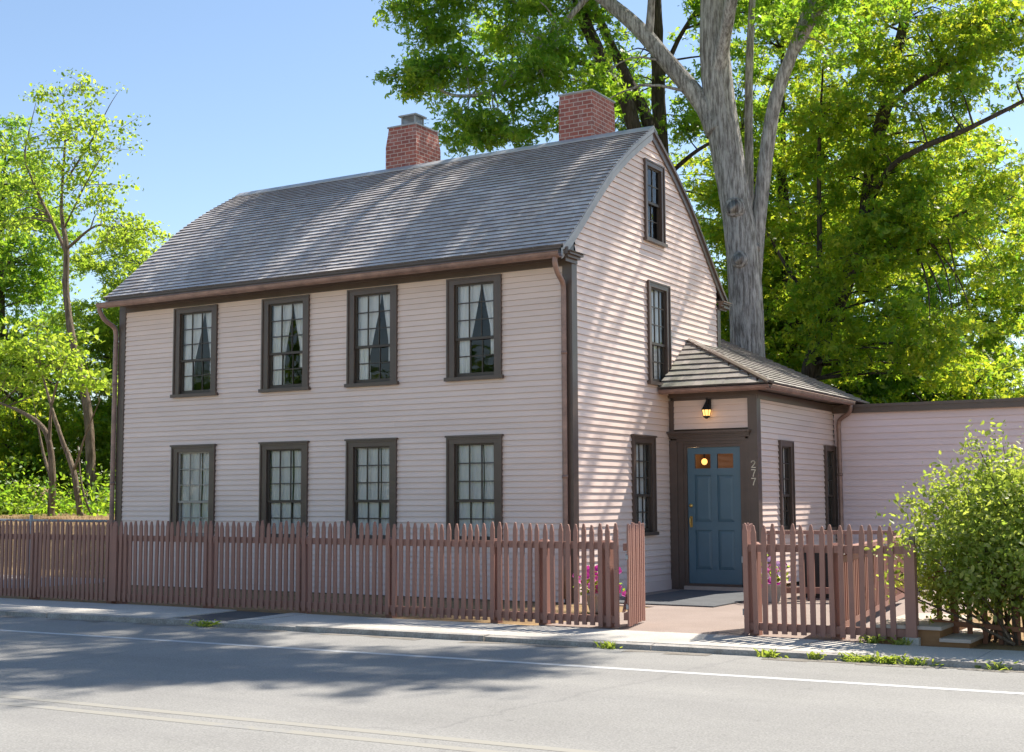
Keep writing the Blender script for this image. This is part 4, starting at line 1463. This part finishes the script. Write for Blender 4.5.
# great maple behind the house
tree('maple_tree', 'huge grey barked maple with forked knotted trunk rising behind the entry roof', 'tree', (-0.95, 9.0, -0.1),
     [[(-0.95, 9.0, -0.1, 0.52), (-0.97, 9.0, 1.0, 0.40), (-1.0, 9.0, 3.0, 0.335), (-1.03, 9.0, 5.0, 0.315), (-1.10, 9.0, 6.2, 0.30), (-1.25, 9.0, 7.4, 0.29), (-1.42, 9.0, 8.5, 0.31), (-1.52, 9.0, 9.4, 0.30), (-1.58, 9.0, 10.6, 0.275), (-1.5, 9.0, 12.5, 0.23), (-1.3, 9.2, 15.0, 0.15), (-1.2, 9.2, 17.5, 0.06)],
      [(-1.0, 9.1, 4.2, 0.12), (-0.94, 9.25, 5.8, 0.15), (-0.80, 9.3, 7.1, 0.14), (-0.50, 9.3, 8.9, 0.13), (-0.07, 9.3, 10.0, 0.115), (0.34, 9.3, 10.9, 0.10), (1.1, 9.3, 12.2, 0.09), (2.0, 9.2, 14.0, 0.06), (2.4, 9.0, 15.6, 0.03)],
      [(-1.5, 8.9, 8.5, 0.24), (-1.80, 8.9, 9.1, 0.19), (-2.5, 8.8, 10.05, 0.165), (-3.2, 8.7, 10.95, 0.15), (-4.3, 8.5, 12.0, 0.12), (-5.6, 8.3, 13.2, 0.09), (-7.0, 8.0, 14.2, 0.05), (-8.2, 7.8, 14.8, 0.025)],
      [(-1.50, 8.9, 9.6, 0.16), (-1.25, 8.7, 10.3, 0.13), (-0.9, 8.4, 11.2, 0.11), (-0.3, 7.9, 12.8, 0.08), (0.3, 7.2, 14.5, 0.04)],
      [(-0.02, 9.3, 10.0, 0.09), (0.6, 9.1, 10.7, 0.08), (1.5, 8.8, 11.3, 0.06), (3.0, 8.4, 12.0, 0.03)],
      [(-1.25, 9.7, 4.6, 0.09), (-1.22, 9.8, 7.0, 0.085), (-1.2, 9.85, 9.5, 0.08), (-1.1, 9.9, 11.5, 0.06), (-0.9, 9.8, 13.5, 0.03)],
      [(-2.9, 8.75, 10.5, 0.09), (-2.75, 8.6, 11.4, 0.07), (-2.6, 8.3, 12.6, 0.05), (-2.8, 7.6, 14.0, 0.03)],
      [(-1.45, 8.9, 11.5, 0.15), (-0.6, 7.4, 13.0, 0.12), (0.8, 5.6, 14.2, 0.09), (2.4, 4.6, 14.9, 0.06), (3.8, 4.1, 15.0, 0.035), (5.3, 3.6, 14.9, 0.012)],
      [(0.3, 6.2, 13.8, 0.07), (-1.4, 5.3, 14.8, 0.05), (-3.6, 5.9, 15.2, 0.03)],
      [(-4.0, 8.55, 11.8, 0.07), (-4.9, 8.0, 10.6, 0.055), (-5.8, 7.6, 9.75, 0.045), (-6.7, 7.5, 9.7, 0.035), (-7.4, 7.5, 10.1, 0.02), (-7.9, 7.5, 10.4, 0.01)],
      [(-4.6, 8.4, 12.3, 0.06), (-5.8, 7.8, 12.4, 0.05), (-6.8, 7.5, 11.8, 0.035), (-8.0, 7.4, 11.6, 0.015)]],
     [(-6.0, 7.9, 12.2, 2.0, 2.0, 1.4, 20), (-7.7, 7.4, 11.5, 0.6, 0.9, 0.7, 6), (-7.7, 7.5, 10.2, 0.45, 0.7, 0.3, 4), (-6.7, 7.5, 10.2, 0.9, 0.8, 0.5, 8), (-6.5, 7.5, 9.2, 0.6, 0.6, 0.22, 4), (-5.5, 7.6, 8.9, 0.6, 0.6, 0.35, 5), (-4.9, 8.2, 9.9, 1.0, 1.2, 1.1, 13),
      (-5.5, 8.4, 14.8, 3.4, 3.0, 1.6, 34), (-1.5, 8.6, 15.6, 3.2, 3.4, 2.2, 38), (1.6, 8.6, 14.2, 2.2, 2.6, 1.8, 26), (-3.0, 8.5, 12.9, 1.2, 1.5, 0.8, 9), (-0.2, 8.4, 12.4, 1.3, 1.3, 0.8, 10), (0.9, 9.4, 10.4, 1.0, 0.9, 0.9, 8), (3.7, 4.2, 15.0, 1.5, 1.1, 0.7, 22), (5.3, 4.5, 14.9, 1.2, 1.0, 0.5, 15), (5.7, 5.8, 14.5, 0.5, 0.3, 0.25, 4), (3.0, 3.2, 15.1, 1.7, 0.7, 0.4, 12), (1.2, 4.9, 15.0, 2.0, 1.2, 0.8, 26), (-1.6, 5.5, 15.3, 2.2, 1.3, 0.8, 24), (-4.2, 6.2, 15.3, 1.8, 1.2, 0.8, 12)],
     250, 0.52, M['leaf_maple'], M['bark'], 0.118, 101, sides=64, sub=14, ridge=0.05, knots=((-1.115, 8.70, 6.90, 0.165, 0.15, -1), (-1.03, 8.69, 5.87, 0.14, 0.15, -1), (-0.83, 9.10, 6.16, 0.07, 0.5, -1)))
# two leaning trunks and a straight one farther back
tree('maple_tree', 'slim straight dark trunk standing just right of the roof peak', 'tree', (-4.0, 12.0, -0.1),
     [[(-3.98, 12, -0.1, 0.27), (-4.0, 12, 4, 0.22), (-4.03, 12, 6.7, 0.19), (-4.13, 12, 9.2, 0.17), (-4.18, 12, 11.1, 0.155), (-4.2, 12, 12.7, 0.14), (-4.2, 12, 15, 0.10), (-4.0, 12, 18, 0.03)],
      [(-4.15, 12, 10.8, 0.07), (-3.6, 12.2, 12.0, 0.05), (-2.7, 12.4, 13.2, 0.02)], [(-4.1, 12, 8.5, 0.06), (-3.4, 12.4, 9.2, 0.045), (-2.4, 12.6, 9.6, 0.02)]],
     [(-4.2, 12.3, 15.5, 2.4, 2.4, 2.2, 26), (-3.0, 12.6, 10.0, 1.2, 1.1, 1.6, 10), (-2.3, 12.5, 12.3, 1.3, 1.0, 1.5, 18), (-4.9, 12.6, 11.5, 0.7, 0.8, 1.2, 6)], 220, 0.52, M['leaf_maple'], M['bark_dark'], 0.118, 202)
tree('maple_tree', 'leaning dark twin trunks rising behind the front right chimney', 'tree', (-3.4, 10.5, -0.1),
     [[(-3.2, 10.5, -0.1, 0.28), (-3.35, 10.4, 5.0, 0.20), (-3.87, 10.0, 9.26, 0.16), (-4.45, 10.0, 10.52, 0.155), (-4.88, 10.0, 11.45, 0.14), (-5.24, 10.0, 12.5, 0.12), (-5.9, 10, 14.8, 0.05)],
      [(-3.35, 10.5, 4.0, 0.18), (-3.6, 10.8, 7.5, 0.15), (-3.98, 11.0, 9.55, 0.13), (-4.36, 11.0, 10.42, 0.12), (-5.09, 11.0, 12.0, 0.10), (-5.6, 11.0, 13.5, 0.05)],
      [(-4.5, 10, 10.6, 0.06), (-5.6, 10.0, 11.0, 0.05), (-7.0, 10.2, 11.2, 0.02)]],
     [(-6.2, 10.4, 11.7, 1.8, 1.6, 1.6, 20), (-6.0, 10.6, 14.4, 2.6, 2.0, 1.6, 22), (-4.6, 10.8, 9.7, 0.7, 0.8, 0.7, 5)], 220, 0.52, M['leaf_maple'], M['bark_dark'], 0.118, 303)
# spreading maple behind the annex
tree('maple_tree', 'spreading maple with dark trunk and backlit yellow green leaves above the annex', 'tree', (-1.3, 13.0, -0.1),
     [[(-1.5, 13.0, -0.1, 0.300), (-1.3, 13.0, 2.5, 0.240), (-1.05, 13.0, 4.2, 0.210), (-0.46, 13.0, 5.6, 0.188), (0.11, 13.0, 6.92, 0.165), (0.44, 13.0, 8.77, 0.143), (0.74, 13.0, 9.94, 0.128), (1.1, 13.0, 11.3, 0.105), (1.42, 13.0, 12.6, 0.083), (1.8, 13.0, 14.6, 0.030)],
      [(0.35, 12.9, 7.7, 0.075), (0.96, 12.4, 8.24, 0.068), (1.8, 12.0, 8.47, 0.060), (2.5, 12.0, 8.66, 0.053), (3.67, 12.0, 9.09, 0.038), (4.8, 11.8, 9.5, 0.015)],
      [(0.7, 13.0, 9.3, 0.068), (0.93, 12.7, 9.68, 0.064), (1.73, 12.5, 10.07, 0.056), (2.69, 12.5, 10.45, 0.045), (3.66, 12.5, 10.89, 0.034), (4.8, 12.4, 11.3, 0.015)],
      [(-0.2, 13.0, 6.1, 0.068), (0.9, 12.6, 6.5, 0.053), (2.0, 12.3, 6.9, 0.038), (3.2, 12.0, 7.3, 0.015)],
      [(-0.9, 13.0, 4.5, 0.075), (-0.7, 12.6, 6.5, 0.060), (-0.6, 12.4, 8.6, 0.045), (-0.4, 12.2, 10.5, 0.022)],
      [(-0.7, 13, 5.1, 0.060), (-1.4, 12.8, 6.2, 0.045), (-2.0, 12.6, 7.4, 0.022)]],
     [(0.8, 13.2, 10.6, 2.0, 2.2, 2.4, 50), (0.3, 13.0, 7.0, 1.7, 1.9, 1.9, 44), (2.6, 12.6, 9.9, 1.5, 1.3, 1.3, 17), (2.6, 12.4, 6.9, 1.7, 1.5, 1.4, 28), (-0.6, 12.6, 9.0, 0.7, 1.2, 1.6, 10), (-0.5, 12.4, 5.0, 0.7, 0.9, 1.0, 9), (1.2, 12.4, 4.6, 1.8, 1.4, 0.9, 18), (2.8, 12.8, 11.9, 1.6, 1.4, 0.9, 11)],
     250, 0.52, M['leaf_yellow'], M['bark_dark'], 0.112, 404)
# lower bright trees beyond the annex
low = [('leafy_tree', 'backlit yellow green tree whose crown shows behind the fork of the great maple', (-2.4, 15.5), 13.8, 2.0, M['leaf_yellow'], 512),
       ('leafy_tree', 'low bright yellow green tree behind the middle of the annex roof edge', (1.0, 17.0), 4.6, 2.2, M['leaf_yellow'], 505),
       ('leafy_tree', 'bright green tree at the right frame edge above the annex roof', (4.2, 16.0), 5.4, 1.9, M['leaf_fresh'], 506),
       ('leafy_tree', 'small tree with orange tinted leaves at the far right above the annex', (3.75, 14.0), 3.5, 0.9, M['leaf_orange'], 507),
       ('leafy_tree', 'tall backlit tree between the roof peak and the great maple trunk', (-4.6, 17.5), 11.0, 3.0, M['leaf_yellow'], 508),
       ('leafy_tree', 'dark green tree filling the gap right of the great maple trunk', (-1.8, 18.5), 10.5, 2.6, M['leaf_maple'], 509),
       ('leafy_tree', 'dense far tree behind the spreading maple above the annex', (-0.3, 21.0), 11.5, 3.2, M['leaf_yellow'], 510),
       ('leafy_tree', 'far green tree near the right frame edge beyond the spreading maple', (5.6, 20.5), 6.4, 2.6, M['leaf_fresh'], 511)]
for nm, lb, (x, y), h, rad, lm_, sd in low:
    r = random.Random(sd)
    limbs = [[(x, y, -0.1, 0.06 + 0.018 * h), (x + 0.1, y, h * 0.35, 0.05 + 0.012 * h), (x - 0.1, y, h * 0.65, 0.03 + 0.007 * h), (x, y, h * 0.95, 0.02)]]
    for k in range(5):
        th_ = k * 1.26 + r.random()
        z_ = h * (0.3 + 0.1 * k)
        limbs.append([(x, y, z_, 0.05), (x + rad * 0.45 * math.cos(th_), y + rad * 0.45 * math.sin(th_), z_ + 0.5, 0.035), (x + rad * 0.85 * math.cos(th_), y + rad * 0.85 * math.sin(th_), z_ + 0.9, 0.012)])
    n_ = int(19 * rad * (h / 4.5))
    tree(nm, lb, 'tree', (x, y, -0.1), limbs, [(x, y, h * 0.62, rad, rad * 0.9, h * 0.40, n_), (x + r.uniform(-.5, .5), y, h * 0.32, rad * 1.05, rad, h * 0.22, n_ // 2)], 210, 0.55, lm_, M['bark_dark'], 0.122, sd)

# left side trees on the bank
tree('ash_tree', 'tall slender open crowned tree with leaning tan trunk left of the house', 'tree', (-18.95, 9.0, 0.8),
     [[(-18.9, 9.0, 0.6, 0.158), (-18.97, 9.0, 1.2, 0.135), (-19.13, 9.0, 2.2, 0.129), (-19.3, 9.0, 3.7, 0.119), (-19.65, 9.0, 4.8, 0.109), (-19.99, 9.0, 5.7, 0.099), (-20.28, 9.0, 7.0, 0.086), (-20.3, 9.0, 8.1, 0.076), (-20.55, 9.0, 9.3, 0.046), (-20.48, 9.0, 11.1, 0.026), (-20.6, 9.0, 12.4, 0.007)],
      [(-20.3, 9.0, 8.0, 0.059), (-20.9, 9.0, 8.9, 0.046), (-21.8, 9.0, 10.25, 0.033), (-22.1, 9.0, 11.0, 0.023), (-21.7, 9.0, 12.4, 0.007)],
      [(-20.3, 9.0, 8.1, 0.046), (-19.18, 9.0, 8.61, 0.030), (-18.3, 9.0, 8.4, 0.020), (-17.2, 9.0, 8.3, 0.008)],
      [(-20.5, 9.0, 9.9, 0.033), (-19.7, 9.2, 11.0, 0.023), (-19.0, 9.2, 11.9, 0.010), (-18.6, 9.2, 12.3, 0.004)],
      [(-20.4, 9.0, 8.7, 0.026), (-19.4, 8.8, 9.7, 0.020), (-18.7, 8.8, 10.5, 0.007)]],
     [(-21.0, 9.0, 10.9, 1.5, 1.2, 1.6, 22), (-19.3, 9.1, 11.0, 0.8, 0.9, 0.9, 9), (-17.9, 9.0, 8.2, 1.2, 0.9, 0.5, 13), (-19.2, 9.0, 9.4, 0.8, 0.8, 0.8, 9), (-20.4, 9.0, 12.3, 0.8, 0.6, 0.4, 5), (-21.9, 9.0, 9.3, 0.9, 0.9, 1.1, 9)],
     95, 0.46, M['leaf_fresh'], M['bark_tan'], 0.115, 606, kind='blade')
tree('crooked_tree', 'small crooked tree with bent tan stem at the left behind the pipe rail', 'tree', (-17.0, 6.0, 0.9),
     [[(-17.03, 6, 0.7, 0.086), (-17.02, 6, 2.0, 0.079), (-17.2, 6, 2.8, 0.066), (-17.6, 6, 3.2, 0.056), (-18.3, 6, 3.5, 0.040), (-19.3, 6.0, 3.8, 0.020)], [(-17.15, 6, 2.6, 0.046), (-17.1, 6, 3.6, 0.033), (-16.7, 6, 4.6, 0.013)], [(-17.0, 6, 1.7, 0.040), (-17.6, 6.2, 2.5, 0.033), (-17.9, 6.2, 3.4, 0.013)]],
     [(-18.2, 6.2, 4.6, 1.4, 1.0, 0.8, 13), (-16.6, 6.2, 4.9, 0.7, 0.7, 0.5, 3)], 110, 0.45, M['leaf_fresh'], M['bark_tan'], 0.13, 707, kind='blade')
tree('crooked_tree', 'small crooked tree with slanting stem just left of the tall slender trunk', 'tree', (-16.0, 6.0, 0.9),
     [[(-15.98, 6, 0.7, 0.079), (-16.15, 6, 1.5, 0.073), (-16.36, 6, 2.14, 0.066), (-16.75, 6, 2.8, 0.053), (-17.1, 6, 3.5, 0.040), (-17.5, 6, 4.4, 0.020)], [(-16.3, 6, 2.0, 0.033), (-15.9, 6, 2.9, 0.023), (-15.5, 6, 3.6, 0.008)], [(-15.6, 6.1, 0.75, 0.033), (-16.1, 6.1, 1.6, 0.026), (-16.4, 6.2, 2.6, 0.010)]],
     [(-17.3, 6.2, 5.0, 0.8, 0.8, 0.6, 4), (-15.3, 6.2, 4.0, 0.7, 0.7, 0.6, 5)], 110, 0.45, M['leaf_fresh'], M['bark_tan'], 0.13, 708, kind='blade')
left = [('tree', 'fresh green tree directly behind the slender tan trunk', (-20.0, 13.0), 8.6, 2.0, M['leaf_fresh'], 807, 'maple'),
        ('tree', 'bushy pale tree behind the crooked stems beside the house corner', (-17.6, 12.0), 5.2, 1.7, M['leaf_fresh'], 808, 'maple'),
        ('tree', 'tall dense green tree at the left frame edge', (-26.8, 12.0), 13.4, 2.3, M['leaf_maple'], 801, 'maple'),
        ('tree', 'pale green leafy tree filling the space under the slender crown', (-21.5, 13.0), 9.4, 2.5, M['leaf_fresh'], 802, 'maple'),
        ('tree', 'bright tree touching the left end of the house roof line', (-20.2, 16.0), 8.4, 2.6, M['leaf_fresh'], 803, 'maple'),
        ('tree', 'yellow green tree behind the crooked stems at far left', (-22.5, 9.5), 6.0, 2.2, M['leaf_yellow'], 804, 'maple'),
        ('tree', 'far dark tree behind the pale leafy ones on the left', (-26.0, 20.0), 10.0, 3.4, M['leaf_maple'], 805, 'maple'),
        ('tree', 'far tree low beside the house corner on the left', (-23.5, 21.0), 11.0, 3.2, M['leaf_fresh'], 806, 'maple')]
for nm, lb, (x, y), h, rad, lm_, sd, kd in left:
    r = random.Random(sd)
    limbs = [[(x, y, 0.7, 0.06 + 0.016 * h), (x + 0.1, y, h * 0.35, 0.05 + 0.011 * h), (x - 0.1, y, h * 0.65, 0.03 + 0.007 * h), (x, y, h * 0.95, 0.02)]]
    for k in range(6):
        th_ = k * 1.26 + r.random()
        z_ = h * (0.25 + 0.1 * k)
        limbs.append([(x, y, z_, 0.05), (x + rad * 0.45 * math.cos(th_), y + rad * 0.45 * math.sin(th_), z_ + 0.4, 0.035), (x + rad * 0.85 * math.cos(th_), y + rad * 0.85 * math.sin(th_), z_ + 0.8, 0.012)])
    n_ = int(21 * rad * (h / 4.5))
    tree(nm if nm != 'tree' else 'leafy_tree', lb, 'tree', (x, y, 0.7), limbs, [(x, y, h * 0.66, rad, rad * 0.9, h * 0.36, n_), (x, y, h * 0.30, rad * 1.1, rad, h * 0.20, n_ // 2)], 210, 0.55, lm_, M['bark_dark'], 0.122, sd, kind=kd)

# undergrowth on the bank: one mass
ug = np.random.default_rng(44)
pts = []
for k in range(230):
    x = ug.uniform(-30, -9.2)
    y = ug.uniform(5.5, 9.5)
    h = ug.uniform(0.2, 1.25) * (1.0 if x < -12 else 0.8)
    c = np.array([x, y, 1.0 + h * 0.5])
    pts.append(c + ug.normal(size=(80, 3)) * np.array([0.36, 0.34, 0.30 * h]))
un = leaf_cloud('undergrowth', np.concatenate(pts), 0.11, M['leaf_maple'], None, 45, 'blade')
tag(un, 'mass of green undergrowth along the top of the bank', 'undergrowth', kind='stuff')
# dry grass along the bank crest
gp_ = np.random.default_rng(46)
n = 9000
mbv = []
bx_ = gp_.uniform(-30, -9.0, n)
by_ = gp_.uniform(1.5, 4.2, n)
bz_ = np.interp(by_, [1.06, 1.5, 2.1, 2.5, 3.2, 6], [0, 0.12, 0.62, 0.86, 0.93, 0.98]) - 0.03
hh = gp_.uniform(0.06, 0.16, n)
dx = gp_.normal(size=n) * 0.04
V = np.stack([np.stack([bx_ - 0.006, by_, bz_], 1), np.stack([bx_ + 0.006, by_, bz_], 1), np.stack([bx_ + dx, by_ + gp_.normal(size=n) * 0.04, bz_ + hh], 1)], 1).reshape(-1, 3)
me = bpy.data.meshes.new('dry_grass')
me.from_pydata(V.tolist(), [], [(3 * i, 3 * i + 1, 3 * i + 2) for i in range(n)])
me.materials.append(paint("dry_straw", (0.38, 0.24, 0.09), 0.9, 0.25, 2, 0.2))
o = bpy.data.objects.new('dry_grass', me)
col.objects.link(o)
tag(o, 'dry orange brown grass covering the bank', 'grass', kind='stuff')

# woodland across the street (what the window panes mirror)
wg = np.random.default_rng(77)
pts = []
for k in range(50):
    x = wg.uniform(-70, -14)
    y = wg.uniform(-40, -32)
    h = wg.uniform(4.5, 9.0)
    for _ in range(9):
        c = np.array([x, y, wg.uniform(0.8, h)]) + wg.normal(size=3) * np.array([1.4, 1.0, 0.3])
        pts.append(c + wg.normal(size=(42, 3)) * np.array([0.7, 0.7, 0.5]))
wd = leaf_cloud('woodland', np.concatenate(pts), 0.42, M['leaf_maple'], None, 78, 'maple')
tag(wd, 'far-off wood across the street, seen only mirrored in the window panes', 'wood', kind='stuff')

# the big shrub by the steps
shb = thing('shrub', 'large round yellow green shrub overhanging the steps at the right', 'shrub', (5.82, -2.25, -0.02))
r = random.Random(91)
tb = MB()
ends = []
for k in range(46):
    th_ = r.uniform(0, 2 * math.pi)
    rr = r.uniform(0.15, 1.0)
    bx, by = r.uniform(-0.35, 0.5), r.uniform(-0.15, 0.35)
    ex, ey = bx + rr * 1.05 * math.cos(th_), by * 0.6 + rr * 0.75 * math.sin(th_)
    ez = 1.62 - 0.75 * rr ** 2 + r.uniform(-0.35, 0.12)
    if k == 0:
        ex, ey, ez = -0.36, 0.0, 1.86
    if k == 1:
        ex, ey, ez = -0.12, 0.02, 1.80
    P = smooth_path([(bx, by, 0, 0.016), (bx + (ex - bx) * 0.3, by + (ey - by) * 0.3, ez * 0.45, 0.012), (bx + (ex - bx) * 0.75, by + (ey - by) * 0.75, ez * 0.8, 0.008), (ex, ey, ez, 0.003)], 4)
    tb.tube(P, 5, False)
    ends.append(P)
# low arching dead canes sweeping left over the steps
for k in range(2):
    y_ = r.uniform(-0.3, 0.2)
    tb.tube(smooth_path([(-0.05 + 0.1 * k * 0.5, y_, 0.02, 0.016), (-0.45, y_ - 0.05, 0.22 + 0.04 * k, 0.013), (-0.95, y_ - 0.02, 0.42 + 0.05 * k, 0.008), (-1.15, y_, 0.52 + 0.05 * k, 0.004)], 4), 6, False)
tb.build('stems', M['bark_tan'], shb, True)
sg_ = np.random.default_rng(92)
pts = []
for P in ends:
    for q in P[5:]:
        for _ in range(5):
            c = np.array(q[:3]) + sg_.normal(size=3) * np.array([0.15, 0.13, 0.10])
            pts.append(c + sg_.normal(size=(9, 3)) * np.array([0.07, 0.07, 0.05]))
for _ in range(560):
    u = sg_.normal(size=3)
    u /= np.linalg.norm(u)
    c = np.array([0.0, 0.0, 0.90]) + u * sg_.uniform(0.30, 1.0) ** 0.5 * np.array([1.06, 0.72, 0.74])
    if c[2] < 0.30 and c[0] < -0.2:
        continue
    pts.append(c + sg_.normal(size=(22, 3)) * np.array([0.09, 0.09, 0.07]))
for c in ((-0.98, -0.1, 1.36), (-0.92, -0.1, 1.22), (-0.8, 0.0, 1.45), (-0.7, 0.0, 1.52), (-0.95, -0.05, 0.95), (-0.9, 0.0, 0.75), (-0.85, 0.0, 0.6)):
    pts.append(np.array(c) + sg_.normal(size=(26, 3)) * np.array([0.08, 0.08, 0.07]))
for _ in range(70):
    c = np.array([sg_.uniform(-0.85, -0.1), sg_.uniform(-0.25, 0.2), sg_.uniform(0.28, 0.75)])
    pts.append(c + sg_.normal(size=(16, 3)) * np.array([0.08, 0.07, 0.06]))
leaf_cloud('foliage', np.concatenate(pts), 0.052, M['leaf_shrub'], shb, 93, 'blade', 0.5)

# flower pots
def flower_pot(label, x, y, h, rad, petal, seed, blooms=26):
    t = thing('flower_pot', label, 'flower pot', (x, y, 0), 'potted petunias in the court')
    mb = MB()
    mb.lathe([(rad * 0.62, 0.0), (rad * 0.68, 0.02), (rad * 0.92, h * 0.85), (rad, h * 0.88), (rad, h), (rad * 0.86, h), (rad * 0.84, h - 0.03)], 0, 0, 18)
    mb.build('pot', M['pot'], t, True)
    g_ = np.random.default_rng(seed)
    P = np.array([0, 0, h + 0.10]) + g_.normal(size=(420, 3)) * np.array([rad * 0.62, rad * 0.62, 0.075])
    leaf_cloud('leaves', P, 0.05, M['leaf_fresh'], t, seed + 1, 'blade')
    fm = MB()
    for _ in range(blooms):
        c = np.array([0, -0.03, h + 0.15]) + g_.normal(size=3) * np.array([rad * 0.8, rad * 0.8, 0.09])
        n_v = Vector((g_.normal() * 0.6 + 0.4, g_.normal() * 0.6 - 0.7, g_.uniform(0.1, 0.9))).normalized()
        a = n_v.orthogonal().normalized()
        b = n_v.cross(a)
        R_ = g_.uniform(0.036, 0.052)
        i = len(fm.v)
        fm.v.append(tuple(Vector(c) - n_v * 0.02))
        for k in range(10):
            q = R_ * (1.0 if k % 2 == 0 else 0.82)
            th_ = k * math.pi / 5
            fm.v.append(tuple(Vector(c) + (a * math.cos(th_) + b * math.sin(th_)) * q))
        for k in range(10):
            fm.f.append((i, i + 1 + k, i + 1 + (k + 1) % 10))
    fm.build('blossoms', petal, t)
    return t
flower_pot('pot of pink petunias behind the picket fence left of the gateway', 0.92, -1.08, 0.22, 0.17, M['petal_pink'], 61, 60)
flower_pot('pot of purple and white petunias behind the right gate leaf', 2.16, 1.25, 0.24, 0.17, M['petal'], 65, 60)

# weeds along the kerb
wspots = [((-2.36, -4.14), 0.20, 60, 'low leafy weed spreading at the kerb beside the dark asphalt patch'),
          ((2.50, -3.95), 0.09, 40, 'small weed tuft at the kerb in front of the gateway'),
          ((4.02, -3.88), 0.11, 46, 'weed tuft at the kerb below the right fence'),
          ((4.42, -3.86), 0.07, 30, 'tiny weed sprig at the kerb below the fence end'),
          ((4.75, -3.84), 0.17, 60, 'yellow green weed tuft at the kerb in front of the end post'),
          ((5.02, -3.83), 0.18, 70, 'wide weed clump at the kerb in front of the steps'),
          ((5.28, -3.82), 0.12, 40, 'weed clump at the kerb in front of the shrub, left one'),
          ((5.85, -3.80), 0.13, 44, 'weed tuft at the kerb nearest the right frame edge'),
          ((4.62, -2.90), 0.13, 46, 'green weeds growing under the right end of the picket fence'),
          ((4.90, -2.93), 0.10, 36, 'green weeds at the foot of the fence end post')]
for k, ((x, y), rad, n, lb) in enumerate(wspots):
    g_ = np.random.default_rng(300 + k)
    w = thing('weed_tuft', lb, 'weed', (x, y, -0.06 if y < -3.5 else 0.0), 'weeds along the pavement')
    mb = MB()
    for q in range(int(n * 0.6)):
        a = g_.uniform(0, 6.28)
        d = g_.uniform(0.2, 1.0) * rad
        x0, y0 = g_.normal() * rad * 0.4, g_.normal() * rad * 0.15
        h_ = g_.uniform(0.02, 0.075)
        ex, ey = x0 + d * math.cos(a), y0 + d * 0.4 * math.sin(a)
        nx_, ny_ = -math.sin(a) * 0.006, math.cos(a) * 0.006
        mb.face([(x0 - nx_, y0 - ny_, 0), (x0 + nx_, y0 + ny_, 0), ((x0 + ex) / 2 + nx_, (y0 + ey) / 2 + ny_, h_ * 0.8), (ex, ey, h_), ((x0 + ex) / 2 - nx_, (y0 + ey) / 2 - ny_, h_ * 0.8)])
    mb.build('blades', M['leaf_shrub'], w)
    n = int(n * 0.7)
    P = np.array([0, 0, 0.03]) + g_.normal(size=(n, 3)) * np.array([rad * 0.6, rad * 0.22, 0.022])
    leaf_cloud('leaves', P, 0.04, M['leaf_shrub'], w, 320 + k, 'blade')
